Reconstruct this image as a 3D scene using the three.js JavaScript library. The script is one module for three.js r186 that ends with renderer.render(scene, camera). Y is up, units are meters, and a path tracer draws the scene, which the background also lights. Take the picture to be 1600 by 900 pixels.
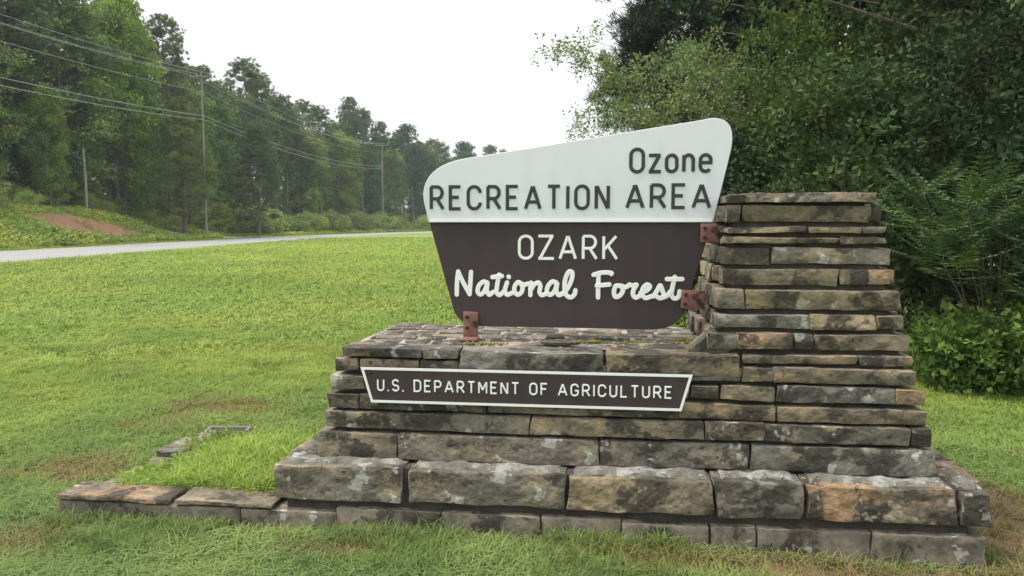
import * as THREE from 'three';
import { mergeGeometries, toCreasedNormals } from 'three/addons/utils/BufferGeometryUtils.js';

// ---------------------------------------------------------------- camera, sky, sun, exposure
const scene = new THREE.Scene();
const camera = new THREE.PerspectiveCamera(41.56, 16 / 9, 0.05, 3000);
camera.rotation.order = 'YXZ';
camera.position.set(0, 1.6, 0);
camera.rotation.set(-Math.atan(100 / 1186), 6.9 * Math.PI / 180, 0);
const renderer = new THREE.WebGLRenderer({ antialias: true });
renderer.setSize(1024, 576);
renderer.toneMapping = THREE.LinearToneMapping;
renderer.toneMappingExposure = 1.62;
renderer.shadowMap.enabled = true;
const sunDir = new THREE.Vector3(-0.50, 0.84, -0.08).normalize();
{ // bright, even overcast with a broad soft glow where the sun sits behind the cloud
  const W = 256, H = 128, d = new Float32Array(W * H * 4), v = new THREE.Vector3();
  for (let j = 0; j < H; j++) for (let i = 0; i < W; i++) {
    const th = Math.PI * (1 - (j + 0.5) / H), ph = (i + 0.5) / W * 2 * Math.PI;
    v.set(-Math.sin(th) * Math.cos(ph), Math.cos(th), Math.sin(th) * Math.sin(ph));
    const g = Math.max(0, v.dot(sunDir)), up = Math.max(0, v.y);
    const cloud = 1 + 0.05 * Math.sin(v.x * 5 + Math.sin(v.z * 4)) * Math.sin(v.z * 7 + v.y * 3);
    const L = (0.64 + 0.62 * up + 0.25 * Math.pow(g, 6)) * cloud, k = (j * W + i) * 4;
    d[k] = L * 0.985; d[k + 1] = L * 1.0; d[k + 2] = L * 1.02; d[k + 3] = 1;
  }
  const sky = new THREE.DataTexture(d, W, H, THREE.RGBAFormat, THREE.FloatType);
  sky.mapping = THREE.EquirectangularReflectionMapping; sky.magFilter = THREE.LinearFilter; sky.needsUpdate = true;
  scene.background = sky; scene.environment = sky;
}
const sun = new THREE.DirectionalLight(0xfff5e6, 2.3);
sun.position.copy(sunDir).multiplyScalar(120); sun.target.position.set(0, 0, -20);
sun.castShadow = true; sun.shadow.radius = 24; sun.shadow.mapSize.set(2048, 2048);
Object.assign(sun.shadow.camera, { left: -90, right: 90, top: 90, bottom: -90, near: 1, far: 400 });
scene.add(sun, sun.target);
scene.fog = new THREE.FogExp2(0xd6e4ee, 0.00042);

// ---------------------------------------------------------------- helpers
function rng(seed) { let a = seed >>> 0; return () => { a = (a + 0x6D2B79F5) | 0; let t = Math.imul(a ^ (a >>> 15), 1 | a); t = (t + Math.imul(t ^ (t >>> 7), 61 | t)) ^ t; return ((t ^ (t >>> 14)) >>> 0) / 4294967296; }; }
const R0 = rng(7);
const lerp = (a, b, t) => a + (b - a) * t, clamp = (v, a, b) => Math.min(b, Math.max(a, v));
const sstep = (a, b, x) => { const t = clamp((x - a) / (b - a), 0, 1); return t * t * (3 - 2 * t); };
const V = (x, y, z) => new THREE.Vector3(x, y, z);
function hash(x, y, z) { let h = Math.imul(x, 374761393) ^ Math.imul(y, 668265263) ^ Math.imul(z, 2147483647 ^ 0x5bd1e995); h = Math.imul(h ^ (h >>> 13), 1274126177); return ((h ^ (h >>> 16)) >>> 0) / 4294967295; }
function noise3(x, y, z, p = 0, p2 = p) { // value noise, -1..1, tiling with period p in x and y when p > 0
  const xi = Math.floor(x), yi = Math.floor(y), zi = Math.floor(z), f = (t) => t * t * (3 - 2 * t), u = f(x - xi), v = f(y - yi), w = f(z - zi);
  const m = (n, k) => k ? ((n % k) + k) % k : n, x0 = m(xi, p), x1 = m(xi + 1, p), y0 = m(yi, p2), y1 = m(yi + 1, p2);
  const a = lerp(lerp(hash(x0, y0, zi), hash(x1, y0, zi), u), lerp(hash(x0, y1, zi), hash(x1, y1, zi), u), v);
  const b = w ? lerp(lerp(hash(x0, y0, zi + 1), hash(x1, y0, zi + 1), u), lerp(hash(x0, y1, zi + 1), hash(x1, y1, zi + 1), u), v) : a;
  return lerp(a, b, w) * 2 - 1;
}
function fbm(x, y, z, oct, p = 0, p2 = p) { let s = 0, a = 0.5, f = 1; for (let i = 0; i < oct; i++) { s += a * noise3(x * f, y * f, z + i * 17, p * f, p2 * f); a *= 0.5; f *= 2; } return s; }
const taken = {};
function numbered(n) { const k = taken[n] = (taken[n] ?? -1) + 1; return k ? n + '_' + String(k).padStart(3, '0') : n; }
function tag(o, label, category, group, kind) { o.userData.label = label; o.userData.category = category; if (group) o.userData.group = group; if (kind) o.userData.kind = kind; return o; }
function shade(o) { o.castShadow = true; o.receiveShadow = true; return o; }
function part(parent, name, geo, mat) { const m = shade(new THREE.Mesh(geo, mat)); m.name = name; parent.add(m); return m; }
function base(name, x = 0, y = 0, z = 0, turn = 0) { const g = new THREE.Group(); g.name = numbered(name); g.position.set(x, y, z); g.rotation.y = turn; scene.add(g); return g; }
function struct(name, geo, mat, label, category) { const m = shade(new THREE.Mesh(geo, mat)); m.name = numbered(name); scene.add(m); return tag(m, label, category, null, 'structure'); }
function texture(n, fn, srgb = true) { // fn(u, v) in 0..1 -> [r, g, b] linear 0..1
  const d = new Uint8Array(n * n * 4), e = (c) => { c = clamp(c, 0, 1); return 255 * (srgb ? (c <= 0.0031308 ? 12.92 * c : 1.055 * Math.pow(c, 1 / 2.4) - 0.055) : c); };
  for (let j = 0; j < n; j++) for (let i = 0; i < n; i++) { const c = fn(i / n, j / n), k = (j * n + i) * 4; d[k] = e(c[0]); d[k + 1] = e(c[1]); d[k + 2] = e(c[2]); d[k + 3] = 255; }
  const t = new THREE.DataTexture(d, n, n); t.wrapS = t.wrapT = THREE.RepeatWrapping; t.magFilter = THREE.LinearFilter; t.minFilter = THREE.LinearMipmapLinearFilter; t.generateMipmaps = true;
  if (srgb) t.colorSpace = THREE.SRGBColorSpace; t.needsUpdate = true; return t;
}
function geoFrom(pos, idx, uv, col) {
  const g = new THREE.BufferGeometry(); g.setAttribute('position', new THREE.Float32BufferAttribute(pos, 3));
  if (uv) g.setAttribute('uv', new THREE.Float32BufferAttribute(uv, 2)); if (col) g.setAttribute('color', new THREE.Float32BufferAttribute(col, 3));
  g.setIndex(idx); g.computeVertexNormals(); return g;
}
function tube(pts, radii, sides = 6) { // tapered limb through pts, no uv seam care needed (bark is noise)
  const pos = [], idx = [], uv = []; let len = 0;
  const up = V(0.13, 0.02, 0.99);
  pts.forEach((p, i) => {
    const t = V(0, 0, 0).subVectors(pts[Math.min(i + 1, pts.length - 1)], pts[Math.max(i - 1, 0)]).normalize();
    const a = V(0, 0, 0).crossVectors(t, Math.abs(t.z) > 0.95 ? V(1, 0, 0) : up).normalize(), b = V(0, 0, 0).crossVectors(t, a);
    if (i) len += p.distanceTo(pts[i - 1]);
    for (let k = 0; k <= sides; k++) { const q = k / sides * Math.PI * 2, c = Math.cos(q) * radii[i], s = Math.sin(q) * radii[i]; pos.push(p.x + a.x * c + b.x * s, p.y + a.y * c + b.y * s, p.z + a.z * c + b.z * s); uv.push(k / sides * Math.max(1, Math.round(radii[0] * 6.28 / 0.5)), len / 0.8); }
  });
  const n = sides + 1;
  for (let i = 0; i < pts.length - 1; i++) for (let k = 0; k < sides; k++) { const a = i * n + k; idx.push(a, a + n, a + 1, a + 1, a + n, a + n + 1); }
  return geoFrom(pos, idx, uv);
}
const std = (o) => new THREE.MeshStandardMaterial(o);
const rgb = (r, g, b) => new THREE.Color().setRGB(r, g, b);

// ---------------------------------------------------------------- textures
function stoneTexture(seed, base, tan, tanAmount, black, lichen, pale) {
  return texture(512, (u, v) => {
    const z = seed * 31.7;
    const b1 = fbm(u * 5, v * 7, z, 4, 5, 7), warp = fbm(u * 6, v * 6, z + 70, 3, 6), fine = fbm(u * 64, v * 64, z + 200, 2, 64), grain = fbm(u * 24, v * 24, z + 230, 3, 24), strat = fbm(u * 3, v * 22 + warp * 1.5, z + 50, 3, 3, 22);
    const k = sstep(-0.2, 0.3, fbm(u * 6, v * 9, z + 100, 4, 6, 9) + strat * 0.35 + tanAmount - 0.5 + grain * 0.2);
    let c = base.map((q, i) => lerp(q, tan[i], k) * (1.12 + 0.5 * fine + 0.5 * grain + 0.5 * b1 + 0.45 * strat));
    const crust = sstep(0.0, 0.24, fbm(u * 8, v * 9, z + 300, 5, 8, 9) + fine * 0.35 + grain * 0.3 + black - 0.5);
    c = c.map((q, i) => lerp(q, [0.036, 0.032, 0.026][i] * (1 + fine * 0.8), crust * 0.92));
    const li = sstep(0.16, 0.32, fbm(u * 14, v * 14, z + 400, 4, 14) + lichen - 0.5 + fine * 0.25);
    return c.map((q, i) => lerp(q, pale[i] * (1 + 0.5 * fine), li * 0.75));
  });
}
const stoneMaps = [
  stoneTexture(1, [0.118, 0.106, 0.086], [0.168, 0.140, 0.098], 0.44, 0.53, 0.36, [0.32, 0.32, 0.285]),  // grey
  stoneTexture(2, [0.142, 0.120, 0.085], [0.215, 0.166, 0.102], 0.48, 0.50, 0.31, [0.34, 0.32, 0.26]),   // tan
  stoneTexture(3, [0.092, 0.082, 0.068], [0.145, 0.114, 0.076], 0.42, 0.60, 0.35, [0.28, 0.28, 0.25]),   // dark
  stoneTexture(4, [0.150, 0.120, 0.085], [0.225, 0.148, 0.082], 0.42, 0.53, 0.30, [0.32, 0.29, 0.23]),   // rusty
  stoneTexture(5, [0.152, 0.143, 0.122], [0.195, 0.170, 0.126], 0.42, 0.52, 0.42, [0.40, 0.41, 0.38]),   // pale
];
const bumpMap = texture(512, (u, v) => { const g = 0.5 + 0.5 * fbm(u * 20, v * 26, 9, 5, 20, 26) + 0.25 * fbm(u * 7, v * 9, 19, 2, 7, 9); return [g, g, g]; }, false);
const stoneMats = stoneMaps.map((map) => std({ map, bumpMap, bumpScale: 0.02, roughness: 0.95 }));
const [GREY, TAN, DARK, RUST, PALE] = [0, 1, 2, 3, 4];
const blockMat = std({ map: stoneTexture(6, [0.142, 0.124, 0.098], [0.185, 0.155, 0.112], 0.45, 0.48, 0.30, [0.36, 0.36, 0.34]), bumpMap, bumpScale: 0.003, roughness: 0.97 });
const mortarMat = std({ map: texture(256, (u, v) => { const n = fbm(u * 16, v * 16, 3, 4, 16), m = fbm(u * 4, v * 4, 5, 3, 4); return [0.058, 0.050, 0.040].map((q) => q * (1 + n * 0.6 + m * 0.5)); }), bumpMap, bumpScale: 0.006, roughness: 1 });
const paleMortarMat = std({ map: texture(256, (u, v) => { const n = fbm(u * 20, v * 20, 3, 4, 20), m = fbm(u * 4, v * 4, 8, 3, 4), k = sstep(0, 0.25, m); return [0.34, 0.28, 0.23].map((q, i) => lerp(q, [0.13, 0.12, 0.1][i], k * 0.7) * (1 + n * 0.5)); }), bumpMap, bumpScale: 0.004, roughness: 1 });

// ---------------------------------------------------------------- ground
const blob = (x, z, cx, cz, rx, rz) => Math.exp(-(((x - cx) / rx) ** 2 + ((z - cz) / rz) ** 2));
function bare(x, z) { // how far the soil shows through the turf, 0..1
  const n = fbm(x * 0.9, z * 0.9, 2, 4) + 0.5 * fbm(x * 4, z * 4, 12, 3);
  const spots = 1.35 * blob(x, z, 2.15, -4.15, 0.4, 0.85) + 0.36 * blob(x, z, -3.45, -4.4, 0.5, 0.3) + 0.95 * blob(x, z, -2.85, -3.3, 0.35, 0.25)
    + 0.85 * blob(x, z, -1.3, -3.35, 0.45, 0.13) + 0.8 * blob(x, z, 0.3, -3.42, 0.6, 0.12) + 0.4 * blob(x, z, -3.3, -6.2, 1.1, 0.5) + 0.65 * blob(x, z, 3.1, -5.4, 0.6, 0.35)
    + 0.42 * blob(x, z, -1.9, -6.6, 0.7, 0.3) + 0.3 * blob(x, z, -5.5, -6.5, 1.2, 0.5) + 0.5 * blob(x, z, 0.6, -3.0, 0.6, 0.2) + 0.8 * blob(x, z, 1.4, -3.42, 0.7, 0.16);
  const near = 1 - sstep(9, 16, Math.hypot(x, z));
  return clamp(sstep(0.25, 0.75, spots + n * 0.55 * near + 0.02), 0, 1);
}
function groundY(x, z) { return 0.058 * blob(x, z, -0.35, -3.35, 1.15, 0.6) + 0.035 * blob(x, z, -2.3, -3.3, 0.8, 0.5) + 0.012 * noise3(x * 1.3, z * 1.3, 4) + 0.006 * noise3(x * 5, z * 5, 6); }
function turfColour(x, z, out) {
  const d = Math.hypot(x, z), n = fbm(x * 0.35, z * 0.35, 30, 4), m = fbm(x * 2.2, z * 2.2, 40, 3), far = fbm(x * 0.09, z * 0.06, 77, 4);
  const y = sstep(-0.25, 0.35, n + m * 0.4 + far * 0.5), b = bare(x, z);
  const g = [lerp(0.184, 0.230, y), lerp(0.258, 0.284, y), lerp(0.050, 0.056, y)];
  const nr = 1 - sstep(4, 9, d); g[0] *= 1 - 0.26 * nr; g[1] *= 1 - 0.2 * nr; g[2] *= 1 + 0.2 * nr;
  const soil = [0.21, 0.135, 0.078], s = m * 0.25 + 1 + (d > 20 ? far * 0.3 : 0);
  for (let i = 0; i < 3; i++) out[i] = lerp(g[i], soil[i], b * 0.9) * lerp(1, s, 0.7);
  return out;
}
const turfMap = texture(512, (u, v) => { const a = fbm(u * 60, v * 60, 3, 3, 60), b = fbm(u * 14, v * 14, 5, 4, 14); const k = 0.78 + 0.55 * a + 0.35 * b; return [k, k, k]; });
const turfMat = std({ map: turfMap, vertexColors: true, bumpMap, bumpScale: 0.02, roughness: 1 });
{
  const N = 320, pos = [], uv = [], col = [], idx = [], c = [0, 0, 0], w = (u) => 15 * u + 700 * Math.pow(Math.abs(u), 7) * Math.sign(u);
  for (let j = 0; j <= N; j++) for (let i = 0; i <= N; i++) {
    const x = w(i / N * 2 - 1), z = -6 + w(j / N * 2 - 1), near = 1 - sstep(12, 20, Math.hypot(x, z));
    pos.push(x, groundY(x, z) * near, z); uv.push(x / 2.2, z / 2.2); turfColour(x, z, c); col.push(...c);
  }
  for (let j = 0; j < N; j++) for (let i = 0; i < N; i++) { const a = j * (N + 1) + i; idx.push(a, a + N + 1, a + 1, a + 1, a + N + 1, a + N + 2); }
  struct('lawn_ground', geoFrom(pos, idx, uv, col), turfMat, 'mown green lawn with bare brown soil patches', 'lawn');
}
// the road: centre line by its near edge, gently bending right in the distance
const roadCurve = new THREE.CatmullRomCurve3([V(-16, 0, 40), V(-21.2, 0, 0), V(-24.7, 0, -28.4), V(-27.3, 0, -45), V(-31.5, 0, -80), V(-32.5, 0, -125), V(-24, 0, -190), V(-2, 0, -270), V(60, 0, -400)]);
function roadPoint(t, off, out = V(0, 0, 0)) { const p = roadCurve.getPoint(t), d = roadCurve.getTangent(t); out.set(p.x + d.z * off, 0, p.z - d.x * off); return out; } // off > 0: away from the monument
function strip(offs, heights, t0, t1, n, colour) {
  const pos = [], uv = [], idx = [], col = [], m = offs.length, c = [0, 0, 0]; const L = 460;
  for (let i = 0; i <= n; i++) for (let k = 0; k < m; k++) {
    const t = lerp(t0, t1, i / n), p = roadPoint(t, offs[k]); pos.push(p.x, heights(t, offs[k], p), p.z); uv.push(offs[k] / 3, t * L / 3);
    if (colour) { colour(t, offs[k], p, c); col.push(...c); }
  }
  for (let i = 0; i < n; i++) for (let k = 0; k < m - 1; k++) { const a = i * m + k; idx.push(a, a + 1, a + m, a + 1, a + m + 1, a + m); }
  return geoFrom(pos, idx, uv, colour ? col : null);
}
const roadMat = std({ map: texture(512, (u, v) => { const a = fbm(u * 80, v * 80, 3, 2, 80), b = fbm(u * 3, v * 3, 5, 4, 3); const k = 0.25 * (1 + 0.3 * a + 0.25 * b); return [k * 0.99, k, k * 0.98]; }), bumpMap, bumpScale: 0.004, roughness: 0.93 });
{
  const offs = [0, 0.06, 1.9, 3.75, 5.6, 7.44, 7.5];
  struct('road', strip(offs, (t, o) => (o === 0 || o === 7.5) ? -0.03 : 0.04 + 0.05 * (1 - ((o - 3.75) / 3.75) ** 2), 0, 1, 160), roadMat, 'pale grey two lane asphalt road beyond the lawn', 'road');
}
// the far verge and wooded bank
function bankY(o, p) {
  const rise = lerp(1.3, 2.9, sstep(-100, -58, p.z)), d = o - 8;
  return 0.01 + rise * sstep(1, lerp(24, 9.5, sstep(-95, -60, p.z)), d) + 0.03 * Math.max(0, d - 10) + 0.12 * sstep(2, 6, d) * fbm(p.x * 0.35, p.z * 0.35, 3, 3);
}
function redSoil(o, p) { const k = blob(p.x, p.z, -42.2, -57.5, 2.4, 6) * 1.1 + 0.7 * blob(p.x, p.z, -42, -64, 1.6, 4) + 0.5 * blob(p.x, p.z, -37.2, -47.5, 1.6, 3.2); return sstep(0.3, 0.62, k + 0.35 * fbm(p.x * 0.7, p.z * 0.7, 8, 4)); }
function bankColour(t, o, p, c) {
  const n = fbm(p.x * 0.22, p.z * 0.22, 50, 4), y = sstep(-0.3, 0.3, n), wood = sstep(18, 24, o - 8 + n * 6), r = redSoil(o, p);
  const g = [lerp(0.19, 0.31, y), lerp(0.23, 0.29, y), lerp(0.026, 0.045, y)], f = [0.19, 0.135, 0.075], s = [0.32, 0.175, 0.095];
  for (let i = 0; i < 3; i++) c[i] = lerp(lerp(g[i], s[i], r), f[i], wood);
}
{
  const offs = []; for (let o = 7.4; o < 130; o += o < 30 ? 0.7 : 6) offs.push(o);
  struct('wooded_bank', strip(offs, (t, o, p) => o < 7.6 ? -0.05 : bankY(o, p), 0.06, 0.98, 330, bankColour), turfMat, 'grassy bank with a red soil scar rising beyond the road to the pines', 'bank');
  // gravel drive that leaves the road and climbs the bank
  const drive = new THREE.CatmullRomCurve3([V(-38.6, 0, -93), V(-40.6, 0, -85), V(-43.0, 0, -77.5), V(-46.5, 0, -72), V(-52, 0, -68)]), pos = [], idx = [], uv = [], n = 60, m = 5;
  const offAt = (x, z) => { let best = 1e9, bo = 0; for (let i = 0; i <= 200; i++) { const t = i / 200 * 0.6 + 0.1, p = roadCurve.getPoint(t), d = roadCurve.getTangent(t), ax = x - p.x, az = z - p.z, along = Math.abs(ax * d.x + az * d.z); if (along < best) { best = along; bo = ax * d.z - az * d.x; } } return bo; };
  for (let i = 0; i <= n; i++) { const p = drive.getPoint(i / n), d = drive.getTangent(i / n); for (let k = 0; k <= m; k++) { const o = (k / m - 0.5) * 3.0, x = p.x + d.z * o, z = p.z - d.x * o; pos.push(x, Math.max(0.02, bankY(offAt(x, z), V(x, 0, z))) + 0.07, z); uv.push(x / 3, z / 3); } }
  for (let i = 0; i < n; i++) for (let k = 0; k < m; k++) { const a = i * (m + 1) + k; idx.push(a, a + m + 1, a + 1, a + 1, a + m + 1, a + m + 2); }
  struct('gravel_drive', geoFrom(pos, idx, uv), std({ map: texture(256, (u, v) => { const a = fbm(u * 60, v * 60, 3, 3, 60); return [0.40, 0.37, 0.31].map((q) => q * (1 + 0.5 * a)); }), roughness: 1 }), 'pale gravel track branching from the road up the bank', 'track');
}

// ---------------------------------------------------------------- rough stone pieces
function stoneGeo(w, h, d, seed, rough = 1, edge = 0.008) { // centred block with worn edges and a rough face
  const r = rng(seed), e = Math.min(edge * (0.5 + r() * 0.5), h * 0.3, d * 0.3), cuts = (L, s) => { const n = clamp(Math.round(L / s), 1, 18), a = [0, e / L]; for (let i = 1; i < n; i++) a.push(e / L + (1 - 2 * e / L) * i / n); a.push(1 - e / L, 1); return a; };
  const cx = cuts(w, 0.045), cy = cuts(h, 0.032), cz = cuts(d, 0.12), pos = [], uv = [], idx = [], ou = r() * 9, ov = r() * 9;
  const corner = []; for (let i = 0; i < 8; i++) corner.push([(r() - 0.5) * 0.016 * rough, (r() - 0.5) * 0.009 * rough, (r() - 0.5) * 0.02 * rough]);
  const put = (X, Y, Z, axis) => {
    let p = [(X - 0.5) * w, (Y - 0.5) * h, (Z - 0.5) * d]; const hs = [w / 2, h / 2, d / 2];
    const q = p.map((v, i) => clamp(v, -(hs[i] - e), hs[i] - e)), dv = p.map((v, i) => v - q[i]), l = Math.hypot(...dv);
    if (l > 1e-6) p = q.map((v, i) => v + dv[i] / l * e);
    for (let a = 0; a < 3; a++) { let s = 0; for (let i = 0; i < 8; i++) s += corner[i][a] * (i & 1 ? X : 1 - X) * (i & 2 ? Y : 1 - Y) * (i & 4 ? Z : 1 - Z); p[a] += s; }
    const A = 0.013 * rough, s = seed * 3.7;
    const n1 = noise3(p[0] * 8 + s, p[1] * 12, p[2] * 8) * 0.6 + noise3(p[0] * 22 + s, p[1] * 26 + 7, p[2] * 22) * 0.4;
    const n2 = noise3(p[0] * 9 + s + 31, p[1] * 9 + 3, p[2] * 9) * 0.6 + noise3(p[0] * 26 + s, p[1] * 26, p[2] * 26 + 9) * 0.35;
    p[2] += n1 * A; p[1] += n2 * A * 0.55; p[0] += (n1 - n2) * A * 0.5;
    pos.push(...p); const k = 1 / 1.1; uv.push(ou + (axis === 0 ? p[2] : p[0]) * k, ov + (axis === 1 ? p[2] : p[1]) * k);
  };
  const face = (a, b, fn, axis, flip) => { const s = pos.length / 3; for (const v of b) for (const u of a) put(...fn(u, v), axis); const n = a.length; for (let j = 0; j < b.length - 1; j++) for (let i = 0; i < n - 1; i++) { const q = s + j * n + i; flip ? idx.push(q, q + n, q + 1, q + 1, q + n, q + n + 1) : idx.push(q, q + 1, q + n, q + 1, q + n + 1, q + n); } };
  face(cx, cy, (u, v) => [u, v, 1], 2, false); face(cx, cy, (u, v) => [u, v, 0], 2, true);
  face(cz, cy, (u, v) => [1, v, u], 0, true); face(cz, cy, (u, v) => [0, v, u], 0, false);
  face(cx, cz, (u, v) => [u, 1, v], 1, true); face(cx, cz, (u, v) => [u, 0, v], 1, false);
  const g = geoFrom(pos, idx, uv); return toCreasedNormals(g, 0.5);
}
let stoneSeed = 100;
function stone(parent, name, x0, x1, y0, y1, z0, z1, mat, rough = 1, gap = 0.007, edge = 0.008) { // x0<x1, y0<y1, z0 back, z1 front
  const s = ++stoneSeed, m = part(parent, name, stoneGeo(x1 - x0 - gap, y1 - y0 - gap * 1.9, z1 - z0, s, rough, edge), mat);
  m.position.set((x0 + x1) / 2, (y0 + y1) / 2, (z0 + z1) / 2); m.rotation.set((hash(s, 1, 0) - 0.5) * 0.02, (hash(s, 2, 0) - 0.5) * 0.02, (hash(s, 3, 0) - 0.5) * 0.012 / Math.max(0.4, x1 - x0)); return m;
}
// ---------------------------------------------------------------- the stone monument
const monument = tag(base('stone_monument'), 'battered fieldstone sign base with a tall pier at one end', 'monument');
{
  const core = (x0a, x1a, z0a, z1a, ya, x0b, x1b, z0b, z1b, yb) => { // tapered mortar body
    const P = [[x0a, ya, z1a], [x1a, ya, z1a], [x1a, ya, z0a], [x0a, ya, z0a], [x0b, yb, z1b], [x1b, yb, z1b], [x1b, yb, z0b], [x0b, yb, z0b]], pos = [], uv = [], idx = [];
    for (const f of [[0, 1, 5, 4], [1, 2, 6, 5], [2, 3, 7, 6], [3, 0, 4, 7], [4, 5, 6, 7]]) { const s = pos.length / 3; for (const i of f) { pos.push(...P[i]); uv.push((P[i][0] + P[i][2]) / 0.8, (P[i][1] + P[i][2] * 0.3) / 0.8); } idx.push(s, s + 1, s + 2, s, s + 2, s + 3); }
    return geoFrom(pos, idx, uv);
  };
  const body = mergeGeometries([
    core(-1.62, 1.70, -5.02, -3.67, -0.1, -1.62, 1.70, -5.02, -3.67, 0.365),
    core(-1.45, 1.53, -4.90, -3.82, 0.36, -1.33, 1.44, -4.78, -3.90, 0.935),
    core(0.60, 1.46, -4.80, -3.91, 0.92, 0.66, 1.29, -4.66, -4.01, 1.715),
  ]);
  part(monument, 'mortar_core', body, mortarMat);
  // courses: y0, y1, front z, back z, [front joints], [material of each], ends also get returns
  const C = [
    [0.180, 0.392, -3.63, -5.06, [-1.665, -0.985, -0.17, 0.538, 0.955, 1.64, 1.785], [GREY, GREY, TAN, PALE, RUST, DARK]],
    [0.372, 0.526, -3.76, -4.95, [-1.485, -1.050, -0.009, 0.722, 1.597], [TAN, GREY, GREY, PALE]],
    [0.521, 0.630, -3.775, -4.93, [-1.445, -0.368, 0.505, 0.794, 1.478, 1.566], [GREY, TAN, DARK, GREY, DARK]],
    [0.622, 0.716, -3.795, -4.91, [-1.441, -1.270, -0.593, 0.377, 0.850, 1.550], [DARK, DARK, GREY, TAN, TAN]],
    [0.719, 0.811, -3.81, -4.89, [-1.429, -1.243, -0.462, 0.434, 0.587, 0.853, 1.413, 1.534], [GREY, DARK, GREY, TAN, TAN, PALE, RUST]],
    [0.812, 0.900, -3.825, -4.87, [-1.408, -1.276, -0.950, -0.745, 0.686, 0.838, 1.507], [DARK, RUST, DARK, GREY, TAN, TAN]],
  ];
  const P = [
    [0.888, 0.959, -3.85, -4.84, [0.684, 1.247, 1.356, 1.504], [TAN, GREY, RUST]],
    [0.966, 1.068, -3.865, -4.82, [0.520, 0.668, 0.944, 1.033, 1.482], [GREY, RUST, DARK, TAN]],
    [1.068, 1.152, -3.885, -4.80, [0.552, 1.022, 1.329, 1.470], [PALE, TAN, TAN]],
    [1.163, 1.274, -3.905, -4.78, [0.568, 0.709, 1.452], [GREY, TAN]],
    [1.283, 1.374, -3.925, -4.77, [0.594, 1.162, 1.296, 1.434], [TAN, TAN, RUST]],
    [1.385, 1.486, -3.935, -4.76, [0.599, 0.835, 1.406], [TAN, GREY]],
    [1.545, 1.595, -3.945, -4.75, [0.615, 1.01, 1.262, 1.381], [TAN, TAN, GREY]],
    [1.491, 1.543, -3.945, -4.75, [0.607, 1.16, 1.385], [TAN, TAN]],
    [1.600, 1.702, -3.955, -4.74, [0.604, 0.686, 1.311, 1.370], [GREY, TAN, RUST]],
  ];
  P[0][0] = 0.896; for (let i = 0; i < 6; i++) P[i][1] = (i === 5 ? 1.491 : P[i + 1][0]) - 0.001; P[7][1] = 1.545; P[6][1] = 1.599;
  const r = rng(31), dep = 0.16;
  const course = ([y0, y1, zf, zb, xs, ms], big) => {
    const h = y1 - y0;
    for (let i = 0; i < ms.length; i++) { const j = (r() - 0.5) * 0.014; stone(monument, 'stone', xs[i], xs[i + 1], y0 + 0.002 + r() * 0.005, y1 - 0.002 - r() * 0.005, zf - dep, zf + j, stoneMats[ms[i]], big ? 1.5 : 0.95, big ? 0.014 + r() * 0.010 : 0.005 + r() * 0.004); }
    const xa = xs[0], xb = xs[xs.length - 1];
    for (const side of [0, 1]) for (let z = zf - dep - 0.006; z > zb + dep + 0.06;) { // returns on both ends
      const L = Math.min(0.16 + r() * 0.28, z - (zb + dep)), j = (r() - 0.5) * 0.03; const xo = side ? xb + j : xa + j;
      stone(monument, 'stone', side ? xo - dep : xo, side ? xo : xo + dep, y0, y1, z - L, z, stoneMats[Math.floor(r() * 4)], 1.2); z -= L + 0.006;
    }
    for (let x = xa; x < xb - 0.1;) { const L = Math.min(0.2 + r() * 0.6, xb - x); stone(monument, 'stone', x, x + L, y0, y1, zb, zb + dep, stoneMats[Math.floor(r() * 5)], 1.1); x += L + 0.004; }
    return h;
  };
  C.forEach((c, i) => course(c, i === 0)); P.forEach((c) => course(c));
  // footing of squared blocks, running on into the bed kerb
  const fj = [-1.337, -0.80, -0.294, 0.10, 0.519, 0.741, 1.261, 1.765];
  for (let i = 0; i < fj.length - 1; i++) stone(monument, 'footing_block', fj[i], fj[i + 1], -0.10, 0.164 + (r() - 0.5) * 0.008, -3.80, -3.622 + (r() - 0.5) * 0.012, blockMat, 0.75, 0.008, 0.006);
  for (let z = -3.80, L; z > -5.0; z -= L) { L = Math.min(0.4, z + 5.07); stone(monument, 'footing_block', 1.60, 1.765, -0.10, 0.17, z - L, z, blockMat, 0.75, 0.008, 0.006); stone(monument, 'footing_block', -1.66, -1.5, -0.10, 0.17, z - L, z, blockMat, 0.75, 0.008, 0.006); }
  for (let x = -1.66; x < 1.6; x += 0.41) stone(monument, 'footing_block', x, Math.min(x + 0.41, 1.765), -0.10, 0.17, -5.08, -4.92, blockMat, 0.75, 0.008, 0.006);
  // ledge stones closing the top of the first course
  for (const [a, b] of [[-1.66, -1.49], [1.60, 1.775]]) for (let z = -3.80; z > -4.9; z -= 0.36) stone(monument, 'ledge_stone', a, b, 0.30, 0.384, z - 0.35, z, stoneMats[b < 0 ? GREY : PALE], 0.9);
  // coping of the low wall: four front slabs, then pavers bedded in pale mortar
  stone(monument, 'coping_slab', -1.366, -0.93, 0.902, 0.956, -4.0, -3.818, stoneMats[DARK], 0.9, 0.004, 0.008);
  stone(monument, 'coping_slab', -0.93, -0.742, 0.898, 0.954, -4.0, -3.825, stoneMats[DARK], 0.9, 0.004, 0.008);
  stone(monument, 'coping_slab', -0.738, 0.006, 0.846, 0.957, -3.98, -3.812, stoneMats[PALE], 0.9);
  stone(monument, 'coping_slab', 0.012, 0.674, 0.834, 0.957, -3.98, -3.805, stoneMats[TAN], 0.9);
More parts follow.
